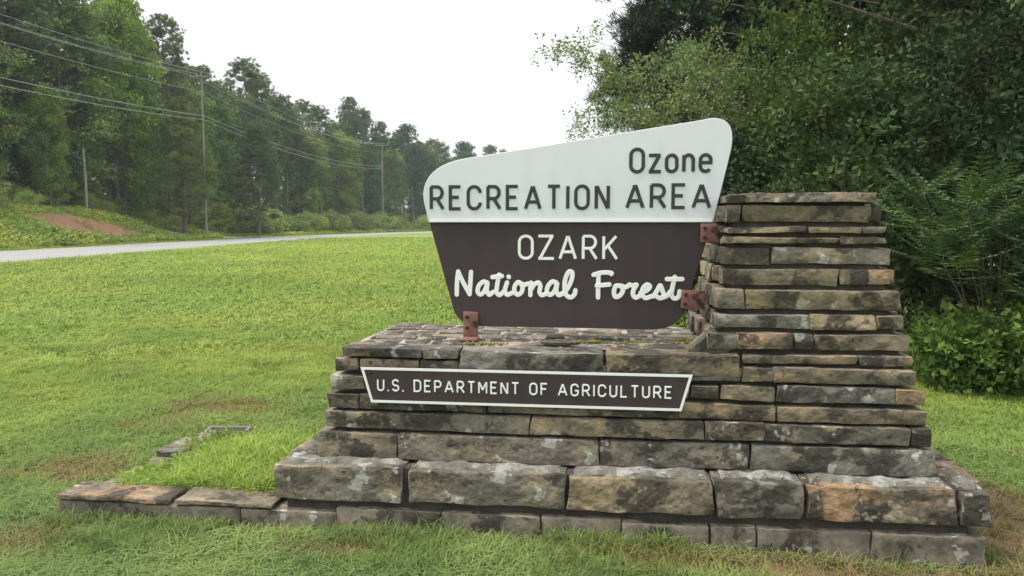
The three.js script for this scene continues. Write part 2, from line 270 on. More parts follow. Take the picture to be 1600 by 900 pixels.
  const bed = new THREE.PlaneGeometry(1.90, 0.84, 20, 10).rotateX(-Math.PI / 2).translate(-0.40, 0.946, -4.38); { const p = bed.attributes.position, u = bed.attributes.uv; for (let i = 0; i < p.count; i++) { p.setY(i, p.getY(i) + 0.004 * noise3(p.getX(i) * 9, p.getZ(i) * 9, 2)); u.setXY(i, p.getX(i) / 0.5, p.getZ(i) / 0.5); } bed.computeVertexNormals(); }
  part(monument, 'mortar_bed', bed, paleMortarMat);
  const rowZ = [-4.0, -4.14, -4.26, -4.40, -4.52, -4.66, -4.79];
  for (let k = 0; k < 6; k++) for (let x = -1.345 + r() * 0.02, i = 0; x < 0.52; i++) {
    const L = x > -0.3 ? 0.16 + r() * 0.3 : 0.12 + r() * 0.16, x1 = Math.min(x + L, 0.545);
    if (x1 - x > 0.06) stone(monument, 'paver', x + 0.009, x1 - 0.009, 0.90, 0.955 + (r() - 0.5) * 0.012, rowZ[k + 1] + 0.009, rowZ[k] - 0.009, stoneMats[[TAN, DARK, GREY, DARK, GREY, PALE][Math.floor(r() * 6)]], 0.7, 0.004, 0.008); x = x1;
  }
  for (let x = -1.35; x < 0.5; x += 0.31) stone(monument, 'coping_slab', x, Math.min(x + 0.305, 0.55), 0.88, 0.956, -4.86, -4.795, stoneMats[GREY], 0.9);
  { const g = new THREE.CylinderGeometry(1, 0.96, 0.014, 18, 1), p = g.attributes.position; for (let i = 0; i < p.count; i++) { const a = Math.atan2(p.getZ(i), p.getX(i)), q = 1 + 0.12 * Math.sin(a * 3 + 1) + 0.06 * Math.sin(a * 7); p.setX(i, p.getX(i) * 0.098 * q); p.setZ(i, p.getZ(i) * 0.062 * q); } g.computeVertexNormals(); part(monument, 'flat_stone', g, stoneMats[PALE]).position.set(-0.235, 0.968, -4.02); }
  const crustMat = std({ map: texture(256, (u, v) => { const n = fbm(u * 30, v * 30, 3, 4, 30), m = fbm(u * 5, v * 5, 28, 4, 5), k = sstep(-0.12, 0.16, m + n * 0.4); return [0.27, 0.268, 0.245].map((q, i) => lerp(q, [0.10, 0.095, 0.08][i], k * 0.9) * (1 + n * 0.6)); }), bumpMap, bumpScale: 0.006, roughness: 1 });
  for (const [xa, xb, za, zb] of [[-1.64, -1.01, -3.79, -3.642], [-0.96, -0.19, -3.79, -3.640], [-0.15, 0.52, -3.79, -3.640], [0.56, 0.93, -3.79, -3.642], [0.98, 1.62, -3.79, -3.640], [1.65, 1.76, -4.3, -3.65]]) { // ragged skin of weathered lime and lichen on the ledge
    const nx = Math.max(6, Math.round((xb - xa) / 0.02)), nz = Math.max(6, Math.round((zb - za) / 0.02)), pos = [], uv = [], idx = [];
    for (let j = 0; j <= nz; j++) for (let i = 0; i <= nx; i++) { const u = i / nx, w = j / nz, ex = (w > 0.99 ? 1 : w), x = lerp(xa, xb, u) + 0.01 * noise3(u * 20, w * 20, 3), z = lerp(za, zb - 0.004 - 0.032 * (1 + noise3(u * 14 + xa * 9, 2, 2)), ex); pos.push(x, 0.3855 + 0.009 * noise3(x * 18, z * 26, 5) + 0.003 * noise3(x * 60, z * 60, 8) - (w > 0.99 || u < 0.01 || u > 0.99 ? 0.025 : 0), z); uv.push(x / 0.6, z / 0.6); }
    for (let j = 0; j < nz; j++) for (let i = 0; i < nx; i++) { const a = j * (nx + 1) + i; idx.push(a, a + nx + 1, a + 1, a + 1, a + nx + 1, a + nx + 2); }
    part(monument, 'ledge_crust', geoFrom(pos, idx, uv), crustMat);
  }
  // pier top slabs and the leaning fillet stone against the pier foot
  stone(monument, 'top_slab', 0.612, 0.70, 1.705, 1.750, -4.36, -3.945, stoneMats[GREY], 1, 0.003, 0.008);
  stone(monument, 'top_slab', 0.702, 1.325, 1.704, 1.752, -4.36, -3.935, stoneMats[DARK], 1, 0.003, 0.008);
  stone(monument, 'top_slab', 0.615, 1.30, 1.704, 1.746, -4.73, -4.37, stoneMats[DARK], 1, 0.003, 0.008);
  const fil = stone(monument, 'fillet_stone', 0.44, 0.60, 0.94, 1.10, -4.03, -3.90, stoneMats[GREY], 1.6); fil.rotation.z = 0.85; fil.position.set(0.545, 0.975, -3.96);
}
// moss on the coping
const leafSlab = (() => { const g = new THREE.IcosahedronGeometry(0.012, 1); return g; })();
{
  const r = rng(77), spots = [[-0.05, -4.16, 0.14, 0.02], [0.47, -4.2, 0.09, 0.05], [-0.62, -4.02, 0.1, 0.02], [0.2, -4.18, 0.12, 0.02], [0.49, -4.05, 0.05, 0.04]], M = new THREE.Matrix4(), list = [];
  for (const [x, z, rx, rz] of spots) for (let i = 0; i < 46; i++) { const a = r() * 6.28, q = r() * 1.3; list.push([x + Math.cos(a) * rx * q, 0.955 + r() * 0.004, z + Math.sin(a) * rz * q * 1.6, 0.25 + r() * 0.75]); }
  const im = new THREE.InstancedMesh(leafSlab, std({ color: rgb(0.15, 0.15, 0.02), roughness: 1 }), list.length); list.forEach(([x, y, z, s], i) => im.setMatrixAt(i, M.makeScale(s, s * 0.6, s).setPosition(x, y, z)));
  im.name = 'moss'; scene.add(shade(im)); tag(im, 'yellow green moss cushions on the coping under the sign', 'moss', null, 'stuff');
}
{ // pale crusts of lichen on the ledges
  const r = rng(78), pos = [0, 0.004, 0], idx = []; for (let i = 0; i < 11; i++) { const a = i / 11 * 6.283, q = 0.5 + 0.7 * hash(i, 4, 4); pos.push(Math.cos(a) * q, 0, Math.sin(a) * q); idx.push(0, 1 + (i + 1) % 11, 1 + i); }
  const geo = geoFrom(pos, idx), list = [], M = new THREE.Matrix4(), q = new THREE.Quaternion(), im0 = [];
  for (let i = 0; i < 90; i++) { const x = -1.62 + r() * 3.3; if (fbm(x * 2.3, 1, 5, 3) < -0.25) continue; list.push([x, 0.381 + r() * 0.005, -3.642 - Math.pow(r(), 1.4) * 0.08, 0.003 + 0.009 * r() * r(), 0.8]); }
  for (let i = 0; i < 20; i++) list.push([1.62 + r() * 0.14, 0.381 + r() * 0.005, -3.68 - r() * 0.55, 0.003 + 0.012 * r() * r(), 0.8]);
  for (let i = 0; i < 160; i++) list.push([-1.3 + r() * 1.7, 0.953 + r() * 0.004, -3.86 - r() * 0.8, 0.003 + 0.010 * r() * r(), 0.8]);
  const im = new THREE.InstancedMesh(geo, std({ color: 0xffffff, roughness: 1, bumpMap, bumpScale: 0.002, side: THREE.DoubleSide }), list.length), c = new THREE.Color();
  list.forEach(([x, y, z, sc, f], i) => { q.setFromAxisAngle(V(0, 1, 0), sc > 0.04 ? 0 : r() * 6.28); im.setMatrixAt(i, M.compose(V(x, y + 0.004, z), q, V(sc * 1.3, 1, sc * f))); const k = 0.17 + 0.2 * r(); im.setColorAt(i, c.setRGB(k, k, k * 0.93)); });
  im.name = 'lichen'; scene.add(shade(im)); tag(im, 'pale lichen crusts scattered on the ledges of the stone base', 'lichen', null, 'stuff');
}
// ---------------------------------------------------------------- the planting bed kerb
{
  const k = tag(base('bed_kerb'), 'low stone kerb with cracked brown slabs round the grassy bed', 'kerb'), r = rng(12);
  const fj = [-2.873, -2.370, -1.85, -1.341];
  for (let i = 0; i < 3; i++) stone(k, 'block', fj[i], fj[i + 1], -0.10, 0.142, -3.79, -3.612, blockMat, 0.5, 0.006, 0.006);
  stone(k, 'cap_slab', -2.875, -2.235, 0.143, 0.176, -3.80, -3.600, stoneMats[RUST], 0.8, 0.004, 0.007);
  stone(k, 'cap_slab', -2.215, -1.672, 0.143, 0.172, -3.80, -3.606, stoneMats[TAN], 0.8, 0.006, 0.007);
  let z = -3.81; for (const L of [0.3, 0.42, 0.34, 0.3]) { const m = stone(k, 'cap_slab', -2.90 + r() * 0.03, -2.72 + r() * 0.02, -0.05, 0.14 - r() * 0.06, z - L, z, stoneMats[L > 0.4 ? TAN : GREY], 1.6, 0.01, 0.01); m.rotation.y += (r() - 0.5) * 0.12; z -= L; }
  for (let x = -2.55; x < -1.7; x += 0.36) stone(k, 'cap_slab', x, x + 0.33, -0.05, 0.035 + r() * 0.02, -5.26, -5.1, stoneMats[GREY], 1.2, 0.01, 0.01);
  // soil inside the bed
  const g = new THREE.PlaneGeometry(1.1, 1.36, 22, 26).rotateX(-Math.PI / 2).translate(-2.18, 0.105, -4.46), p = g.attributes.position, col = [], c = [0, 0, 0];
  for (let i = 0; i < p.count; i++) { p.setY(i, 0.11 + 0.02 * noise3(p.getX(i) * 3, p.getZ(i) * 3, 5)); const s = 1 + 0.4 * noise3(p.getX(i) * 7, p.getZ(i) * 7, 8); col.push(0.07 * s, 0.085 * s, 0.025 * s); g.attributes.uv.setXY(i, p.getX(i) / 2, p.getZ(i) / 2); }
  g.setAttribute('color', new THREE.Float32BufferAttribute(col, 3)); g.computeVertexNormals();
  struct('bed_soil', g, turfMat, 'soil of the small bed beside the monument', 'soil');
  // rusty rectangular frame lying in the grass behind the bed
  const f = tag(base('metal_frame', -2.80, 0.035, -5.28, 0.1), 'flat weathered metal frame lying open in the grass behind the bed', 'frame'), fm = std({ color: rgb(0.15, 0.135, 0.115), bumpMap, bumpScale: 0.002, roughness: 0.8, metalness: 0.1 });
  for (const [w, d, x, zz] of [[0.33, 0.03, 0, 0.11], [0.33, 0.03, 0, -0.11], [0.03, 0.188, -0.15, 0], [0.03, 0.188, 0.15, 0]]) { const m = part(f, 'bar', stoneGeo(w, 0.05, d, 900 + Math.round(x * 10 + zz * 7), 0.15, 0.004), fm); m.position.set(x, 0, zz); }
  part(f, 'pit_floor', new THREE.PlaneGeometry(0.28, 0.19).rotateX(-Math.PI / 2).translate(0, -0.022, 0), std({ color: rgb(0.05, 0.04, 0.03), roughness: 1 }));
}

// ---------------------------------------------------------------- lettering: strokes swept as raised bars
const arc = (cx, cy, rx, ry, a0, a1, n = 12) => Array.from({ length: n + 1 }, (_, i) => { const a = (a0 + (a1 - a0) * i / n) * Math.PI / 180; return [cx + rx * Math.cos(a), cy + ry * Math.sin(a)]; });
const bowl = (w, y0, y1, x = 0) => [[x, y1], ...arc(w - (y1 - y0) / 2 * 0.85, (y0 + y1) / 2, (y1 - y0) / 2 * 0.85, (y1 - y0) / 2, 90, -90), [x, y0]];
const GL = {
  R: [0.52, [[[0, 0], [0, 1]], bowl(0.5, 0.46, 1), [[0.26, 0.46], [0.54, 0]]]], E: [0.46, [[[0.46, 1], [0, 1], [0, 0], [0.46, 0]], [[0, 0.52], [0.38, 0.52]]]],
  C: [0.54, [[[0.54, 0.72], ...arc(0.27, 0.73, 0.27, 0.27, 10, 180), ...arc(0.27, 0.27, 0.27, 0.27, 180, 350), [0.54, 0.28]]]], A: [0.64, [[[0, 0], [0.31, 1]], [[0.64, 0], [0.33, 1]], [[0.11, 0.3], [0.53, 0.3]]]],
  T: [0.52, [[[0, 1], [0.52, 1]], [[0.26, 1], [0.26, 0]]]], I: [0.0, [[[0, 0], [0, 1]]]],
  O: [0.54, [[...arc(0.27, 0.73, 0.27, 0.27, 0, 180), ...arc(0.27, 0.27, 0.27, 0.27, 180, 360), 'close']]], N: [0.52, [[[0, 0], [0, 1]], [[0.52, 0], [0.52, 1]], [[0.02, 0.99], [0.5, 0.01]]]],
  Z: [0.52, [[[-0.06, 1], [0.56, 1]], [[-0.06, 0], [0.58, 0]], [[0.5, 0.98], [0.02, 0.02]]]], K: [0.52, [[[0, 0], [0, 1]], [[0.5, 1], [0, 0.38]], [[0.17, 0.58], [0.53, 0]]]],
  U: [0.5, [[[0, 1], ...arc(0.25, 0.27, 0.25, 0.27, 180, 360), [0.5, 1]]]], S: [0.5, [[...arc(0.25, 0.74, 0.24, 0.26, 20, 270), ...arc(0.25, 0.25, 0.25, 0.25, 80, -165)]]], '.': [0.02, [[[0, -0.05], [0, 0.07]]]],
  D: [0.52, [[[0, 0], [0, 1], ...arc(0.25, 0.73, 0.27, 0.27, 90, 0), ...arc(0.25, 0.27, 0.27, 0.27, 0, -90), [0, 0], 'close']]], P: [0.5, [[[0, 0], [0, 1]], bowl(0.5, 0.44, 1)]], M: [0.62, [[[0, 0], [0, 1]], [[0.62, 0], [0.62, 1]], [[0.02, 0.99], [0.31, 0.3]], [[0.6, 0.99], [0.31, 0.3]]]],
  F: [0.46, [[[0, 0], [0, 1], [0.46, 1]], [[0, 0.52], [0.38, 0.52]]]], G: [0.55, [[[0.53, 0.76], ...arc(0.27, 0.73, 0.27, 0.27, 20, 180), ...arc(0.27, 0.27, 0.27, 0.27, 180, 360), [0.54, 0.44], [0.3, 0.44]]]], L: [0.44, [[[0, 1], [0, 0], [0.44, 0]]]],
  o: [0.44, [[...arc(0.22, 0.50, 0.22, 0.22, 0, 180), ...arc(0.22, 0.22, 0.22, 0.22, 180, 360), 'close']]], z: [0.40, [[[-0.06, 0.72], [0.44, 0.72]], [[-0.06, 0], [0.46, 0]], [[0.38, 0.7], [0.02, 0.02]]]],
  n: [0.40, [[[0, 0], [0, 0.72]], [[0, 0.46], ...arc(0.2, 0.5, 0.2, 0.22, 180, 0), [0.4, 0]]]], e: [0.44, [[[0.0, 0.38], [0.44, 0.38], ...arc(0.22, 0.50, 0.22, 0.22, 0, 180), ...arc(0.22, 0.22, 0.22, 0.22, 180, 325)]]],
};
function bar(pts, w, lift, round) { // one stroke as a low bar with chamfered shoulders; round: brush ends
  let P = pts.slice(), closed = false; if (P[P.length - 1] === 'close') { P.pop(); closed = true; }
  P = P.filter((p, i) => !i || Math.hypot(p[0] - P[i - 1][0], p[1] - P[i - 1][1]) > 1e-5); if (closed && Math.hypot(P[0][0] - P[P.length - 1][0], P[0][1] - P[P.length - 1][1]) < 1e-4) P.pop();
  const n = P.length, rows = [], dir = (a, b) => { const x = b[0] - a[0], y = b[1] - a[1], l = Math.hypot(x, y); return [x / l, y / l]; };
  for (let i = 0; i < n; i++) {
    const a = closed || i ? dir(P[(i + n - 1) % n], P[i]) : null, b = closed || i < n - 1 ? dir(P[i], P[(i + 1) % n]) : null, d0 = a ?? b, d1 = b ?? a;
    let nx = -(d0[1] + d1[1]), ny = d0[0] + d1[0]; const l = Math.hypot(nx, ny) || 1; nx /= l; ny /= l; const m = 1 / Math.max(0.62, nx * -d1[1] + ny * d1[0]);
    rows.push({ x: P[i][0], y: P[i][1], nx: nx * m, ny: ny * m, w });
  }
  if (round) { const cap = (row, d) => [0.25, 0.55, 0.85, 1].map((s) => ({ ...row, x: row.x + d[0] * w / 2 * s, y: row.y + d[1] * w / 2 * s, w: w * Math.sqrt(Math.max(0.02, 1 - s * s)) })); rows.unshift(...cap(rows[0], dir(P[1], P[0])).reverse()); rows.push(...cap(rows[rows.length - 1], dir(P[n - 2], P[n - 1]))); }
  const pos = [], idx = [], N = rows.length, c = Math.min(0.0018, w * 0.12);
  rows.forEach((q, i) => { const h = lift + 0.0006 * i / N; for (const [s, z] of [[0.5, 0], [0.5, h - c], [0.5 - c / w, h], [-0.5 + c / w, h], [-0.5, h - c], [-0.5, 0]]) pos.push(q.x + q.nx * q.w * s, q.y + q.ny * q.w * s, z); });
  for (let i = 0; i < (closed ? N : N - 1); i++) for (let k = 0; k < 5; k++) { const a = i * 6 + k, b = ((i + 1) % N) * 6 + k; idx.push(a, a + 1, b, a + 1, b + 1, b); }
  if (!closed) { const e = (N - 1) * 6; idx.push(0, 5, 4, 0, 4, 1, 1, 4, 3, 1, 3, 2); idx.push(e, e + 4, e + 5, e, e + 1, e + 4, e + 1, e + 3, e + 4, e + 1, e + 2, e + 3); }
  return toCreasedNormals(geoFrom(pos, idx), 0.5);
}
function lettering(parent, text, x0, x1, y0, y1, z, mat, gap, thick = 0.15, space = 0.55, lift = 0.004) { // spans x0..x1, cap line y1, base line y0
  const H = y1 - y0, t = thick, S = 1 - t; let total = 0; for (const ch of text) total += ch === ' ' ? space : GL[ch][0] * S + t + gap; total -= gap;
  const sx = (x1 - x0) / (total * H); let x = 0;
  for (const ch of text) {
    if (ch === ' ') { x += space; continue; }
    const [w, strokes] = GL[ch], gs = strokes.map((s, i) => bar(s.map((p) => p === 'close' ? p : [(x + t / 2 + p[0] * S) * H * sx + x0, y0 + (t / 2 + p[1] * S) * H]), t * H, lift + i * 0.0008, false));
    part(parent, 'letter', mergeGeometries(gs), mat).position.z = z; x += w * S + t + gap;
  }
}
// ---------------------------------------------------------------- the main sign
const paintNoise = (r, g, b, amt, seed) => texture(256, (u, v) => { const n = fbm(u * 3, v * 3, seed, 5, 3), f = fbm(u * 40, v * 40, seed + 9, 2, 40), streak = fbm(u * 24, v * 2, seed + 20, 3, 2); const k = 1 + amt * (n + 0.35 * f + 0.4 * streak); return [r * k, g * k, b * k]; });
const whitePaint = std({ map: paintNoise(0.615, 0.64, 0.685, 0.07, 3), roughness: 0.5 }), brownPaint = std({ map: paintNoise(0.036, 0.024, 0.026, 0.35, 5), roughness: 0.68 });
const darkLetter = std({ color: rgb(0.020, 0.022, 0.025), roughness: 0.55 }), whiteLetter = std({ color: rgb(0.74, 0.76, 0.75), roughness: 0.5 });
const rust = std({ map: texture(256, (u, v) => { const n = fbm(u * 5, v * 5, 3, 5, 5), k = sstep(-0.1, 0.25, n), s = sstep(0.15, 0.3, fbm(u * 12, v * 12, 30, 3, 12)); return [0.175, 0.085, 0.068].map((q, i) => lerp(lerp(q, [0.26, 0.14, 0.10][i], k), [0.05, 0.03, 0.025][i], s)); }), bumpMap, bumpScale: 0.002, roughness: 0.9 });
const boltMat = std({ color: rgb(0.03, 0.022, 0.02), roughness: 0.8, metalness: 0.3 });
{
  const s = tag(base('entrance_sign', 0, 0, -4.2), 'large white over brown forest entrance sign board with slanted top edge', 'sign'), sc = 4.2 / 4.25, T = (x, y) => [x * sc, 1.6 + (y - 1.6) * sc];
  const shapeOf = (pts) => { const sh = new THREE.Shape(); pts.forEach(([k, ...a]) => { const q = []; for (let i = 0; i < a.length; i += 2) q.push(...T(a[i], a[i + 1])); k === 'M' ? sh.moveTo(...q) : k === 'L' ? sh.lineTo(...q) : sh.quadraticCurveTo(...q); }); return sh; };
  const ext = (sh, depth, z) => { const g = new THREE.ExtrudeGeometry(sh, { depth: depth - 0.006, bevelEnabled: true, bevelThickness: 0.003, bevelSize: 0.003, bevelOffset: -0.003, bevelSegments: 2, curveSegments: 24 }); g.translate(0, 0, z + 0.003); const p = g.attributes.position, u = g.attributes.uv; for (let i = 0; i < p.count; i++) u.setXY(i, p.getX(i) / 1.7, p.getY(i) / 1.7); return g; };
  // the white edging is the board itself; two painted faces stand on it
  const upper = shapeOf([['M', 0.5835, 1.612], ['L', 0.668, 1.992], ['Q', 0.700, 2.172, 0.560, 2.163], ['L', 0.50, 2.152], ['L', -0.760, 1.966], ['Q', -1.005, 1.930, -1.013, 1.765], ['Q', -1.013, 1.74, -1.005, 1.705], ['L', -0.982, 1.612], ['L', 0.5835, 1.612]]);
  const lower = shapeOf([['M', -0.981, 1.608], ['L', -0.852, 1.135], ['Q', -0.82, 1.024, -0.715, 1.022], ['L', 0.270, 1.020], ['Q', 0.400, 1.022, 0.438, 1.118], ['L', 0.582, 1.608], ['L', -0.981, 1.608]]);
  const up = part(s, 'upper_panel', ext(upper, 0.046, -0.006), whitePaint), lo = part(s, 'lower_panel', ext(lower, 0.036, -0.006), brownPaint); up.userData.label = 'white upper panel with dark lettering'; lo.userData.label = 'dark brown lower panel with white lettering';
  const edge = shapeOf([['M', 0.575, 1.612], ['L', 0.660, 1.995], ['Q', 0.692, 2.162, 0.560, 2.155], ['L', -0.760, 1.958], ['Q', -0.997, 1.925, -1.005, 1.765], ['L', -0.974, 1.612], ['L', -0.845, 1.138], ['Q', -0.815, 1.032, -0.715, 1.030], ['L', 0.270, 1.028], ['Q', 0.394, 1.030, 0.430, 1.118], ['L', 0.575, 1.612]]);
  part(s, 'backing_board', ext(edge, 0.03, -0.034), std({ color: rgb(0.60, 0.58, 0.48), roughness: 0.7 }));
  part(s, 'divider_strip', new THREE.BoxGeometry(1.535, 0.012, 0.010).translate(-0.196, 1.6165, 0.0425), whiteLetter);
  const zu = 0.0405, zl = 0.0305, t = (x, y) => T(x, y);
  lettering(up, 'Ozone', t(0.131, 0)[0], t(0.573, 0)[0], t(0, 1.873)[1], t(0, 2.013)[1], zu, darkLetter, 0.13, 0.135);
  lettering(up, 'RECREATION', t(-0.976, 0)[0], t(0.030, 0)[0], t(0, 1.676)[1], t(0, 1.817)[1], zu, darkLetter, 0.175, 0.132);
  lettering(up, 'AREA', t(0.112, 0)[0], t(0.572, 0)[0], t(0, 1.680)[1], t(0, 1.820)[1], zu, darkLetter, 0.16, 0.132);
  lettering(lo, 'OZARK', t(-0.478, 0)[0], t(0.078, 0)[0], t(0, 1.400)[1], t(0, 1.541)[1], zl, whiteLetter, 0.16, 0.115);
  // brush script, drawn as its own strokes in sign-local units (metres along the board)
  const scr = (ox, list) => { for (const letter of list) { const gs = letter.map((s2, i) => { const P = s2.map(([X, Y]) => { const px = ox + X / 7.27, py = 405 + Y / 7.27; return [-0.828 + (px - 712) * 0.003544, 1.356 - (py - 418) * 0.003462]; }); let Q = P; if (P.length > 2) { const cv = new THREE.CatmullRomCurve3(P.map((p) => V(p[0], p[1], 0)), false, 'centripetal'); Q = cv.getPoints(P.length * 5).map((p) => [p.x, p.y]); } return bar(Q, 0.0248, 0.004 + i * 0.0012, true); }); part(lo, 'letter', mergeGeometries(gs), whiteLetter).position.z = zl; } };
  scr(700, [
    [[[112, 410], [117, 250], [130, 138]], [[130, 142], [190, 270], [262, 403]], [[262, 403], [272, 270], [280, 142]]],
    [[[468, 268], [425, 256], [372, 300], [355, 372], [385, 406], [430, 375], [468, 280], [462, 350], [488, 408], [535, 375]]],
    [[[603, 172], [580, 300], [576, 385], [608, 410], [650, 375]], [[527, 202], [635, 188]]],
    [[[695, 262], [670, 360], [695, 405], [750, 385]], [[711, 194], [715, 198]]],
    [[[860, 282], [825, 258], [785, 300], [782, 370], [815, 404], [860, 375], [872, 310], [850, 272], [890, 288], [935, 275]]],
    [[[968, 262], [962, 340], [962, 405]], [[966, 345], [1010, 280], [1055, 262], [1075, 300], [1066, 370], [1090, 405], [1140, 390]]],
    [[[1262, 268], [1215, 247], [1163, 300], [1150, 372], [1185, 402], [1235, 360], [1265, 268], [1256, 350], [1282, 402], [1335, 385]]],
    [[[1290, 405], [1365, 350], [1430, 215], [1432, 138], [1402, 128], [1362, 200], [1350, 320], [1372, 405], [1420, 428], [1462, 392], [1472, 345]]],
  ]);
  scr(900, [
    [[[272, 424], [272, 290], [275, 170]], [[220, 165], [320, 138], [420, 145], [418, 152]], [[258, 290], [395, 274]]],
    [[[520, 290], [470, 290], [448, 360], [465, 415], [510, 405], [548, 340], [530, 290], [570, 305], [625, 275]]],
    [[[618, 275], [660, 285], [695, 276], [665, 335], [662, 395], [690, 422], [745, 395]]],
    [[[745, 368], [815, 335], [845, 292], [815, 272], [770, 315], [760, 380], [795, 424], [880, 400]]],
    [[[885, 405], [925, 340], [958, 282], [985, 345], [998, 400], [965, 426], [925, 410]], [[980, 418], [1030, 400], [1070, 350]]],
    [[[1116, 182], [1090, 310], [1086, 400], [1120, 428], [1162, 405], [1172, 345]], [[1030, 207], [1195, 205]]],
  ]);
  // rusty angle brackets: one on the coping, two on the pier side
  const plate = (w, h, d) => stoneGeo(w, h, d, 700 + Math.round(w * 100), 0.05, 0.003);
  const bolt = (b, x, y, z) => part(b, 'bolt', new THREE.CylinderGeometry(0.009, 0.010, 0.012, 8).rotateX(Math.PI / 2).translate(x, y, z), boltMat);
  const b1 = part(s, 'bracket', mergeGeometries([plate(0.085, 0.15, 0.010).translate(0, 0.075, 0), plate(0.095, 0.010, 0.11).translate(0, 0.004, 0.05)]), rust); b1.position.set(-0.735, 0.962, 0.044);
  bolt(b1, -0.02, 0.12, 0.009); bolt(b1, 0.02, 0.09, 0.009); bolt(b1, -0.02, 0.06, 0.009);
  for (const [x, y, a] of [[0.572, 1.553, 0], [0.478, 1.195, -0.05]]) { const b = part(s, 'bracket', mergeGeometries([plate(0.125, 0.10, 0.010).translate(0, 0, 0), plate(0.010, 0.10, 0.07).translate(0.065, 0, -0.03)]), rust); b.position.set(x, y, 0.050); b.rotation.z = a; bolt(b, -0.04, 0.025, 0.009); bolt(b, -0.04, -0.025, 0.009); bolt(b, 0.03, 0.0, 0.009); }
}
// ---------------------------------------------------------------- the plaque on the front
{
  const s = tag(base('department_plaque', 0, 0, -3.788), 'narrow brown plaque with white border bolted across the low stone wall', 'plaque');
  const out = [[-1.243, 0.862], [0.439, 0.862], [0.388, 0.679], [-1.190, 0.679]], b = 0.0125;
  const inn = [[-1.243 + 0.017, 0.862 - b], [0.439 - 0.017, 0.862 - b], [0.388 - 0.009, 0.679 + b], [-1.190 + 0.009, 0.679 + b]];
  const mk = (p) => { const sh = new THREE.Shape(); p.forEach((q, i) => i ? sh.lineTo(...q) : sh.moveTo(...q)); sh.closePath(); return sh; };
  const frame = mk(out); frame.holes.push(new THREE.Path(inn.map((q) => new THREE.Vector2(...q)))); const uvm = (g) => { const p = g.attributes.position, u = g.attributes.uv; for (let i = 0; i < p.count; i++) u.setXY(i, p.getX(i) / 1.7, p.getY(i) / 1.7); return g; };
  part(s, 'panel', uvm(new THREE.ExtrudeGeometry(mk(out.map(([x, y]) => [x + (x > 0 ? -0.004 : 0.004), y + (y > 0.8 ? -0.003 : 0.003)])), { depth: 0.03, bevelEnabled: false })), brownPaint);
  part(s, 'border', new THREE.ExtrudeGeometry(frame, { depth: 0.005, bevelEnabled: false }).translate(0, 0, 0.0285), whiteLetter);
  lettering(s, 'U.S. DEPARTMENT OF AGRICULTURE', -1.158, 0.342, 0.739, 0.803, 0.030, whiteLetter, 0.20, 0.125, 0.5, 0.0035);
  for (const x of [-1.19, 0.385]) part(s, 'screw', new THREE.SphereGeometry(0.008, 10, 6).scale(1, 1, 0.4).translate(x, 0.832, 0.030), boltMat);
}
// ---------------------------------------------------------------- plants: pieces
const leafMat = (o = {}) => new THREE.MeshPhysicalMaterial({ color: 0xffffff, roughness: 0.82, specularIntensity: 0.25, transmission: 0.34, thickness: 0, side: THREE.DoubleSide, ...o });
const broadLeaf = leafMat(), needleMat = leafMat({ transmission: 0.2, roughness: 0.85 }), grassMat = leafMat({ transmission: 0.35, roughness: 0.8 });
const bark = std({ map: texture(256, (u, v) => { const n = fbm(u * 8, v * 3, 3, 5, 8, 3), m = fbm(u * 16, v * 16, 5, 3, 16); return [0.15, 0.122, 0.095].map((q) => q * (1 + 0.7 * n + 0.5 * m)); }), bumpMap, bumpScale: 0.02, roughness: 1 });
const greyWood = std({ color: rgb(0.23, 0.22, 0.19), bumpMap, bumpScale: 0.01, roughness: 0.95 });
const turnTo = (g, dir, roll) => { const q = new THREE.Quaternion().setFromUnitVectors(V(0, 1, 0), dir.clone().normalize()); return g.rotateY(roll).applyQuaternion(q); };
function leafGeo(L, W, fold = 0.25) { // folded blade: four faces, base at origin, pointing +y
  return geoFrom([0, 0, 0, -W / 2, L * 0.42, fold * W, 0, L * 0.5, 0, W / 2, L * 0.42, fold * W, 0, L, -0.12 * L], [0, 2, 1, 0, 3, 2, 1, 2, 4, 2, 3, 4]);
}
const strip0 = (g) => { g.deleteAttribute('uv'); return g; };
function spray(seed, n, L, W, reach, droop = 0.25, fold = 0.25) { // a twig with n leaves along it
  const r = rng(seed), gs = [];
  for (let i = 0; i < n; i++) {
    const t = 0.15 + 0.85 * (i + r() * 0.7) / n, a = i * 2.4 + r(), s = 0.65 + r() * 0.55, g = leafGeo(L * s, W * s * (0.8 + r() * 0.4), fold);
    const d = V(Math.cos(a) * 0.9, 0.55 - droop + r() * 0.4, Math.sin(a) * 0.9); turnTo(g, d, r() * 6.28);
    g.translate(Math.cos(a) * reach * 0.12, reach * t - droop * reach * t * t * 0.4, Math.sin(a) * reach * 0.12); gs.push(g);
  }
  gs.push(strip0(tube([V(0, 0, 0), V(0, reach * 0.95, 0)], [L * 0.035, L * 0.012], 3)));
  return mergeGeometries(gs);
}
function needleTuft(seed, n, L, W) { const r = rng(seed), gs = []; for (let i = 0; i < n; i++) { const d = V(r() * 2 - 1, r() * 1.3 - 0.15, r() * 2 - 1), s = 0.6 + r() * 0.6, g = geoFrom([-W / 2, 0, 0, W / 2, 0, 0, 0, L * s, 0], [0, 1, 2]); turnTo(g, d, r() * 6.28); g.translate((r() - 0.5) * L * 0.5, (r() - 0.5) * L * 0.4, (r() - 0.5) * L * 0.5); gs.push(g); } return mergeGeometries(gs); }
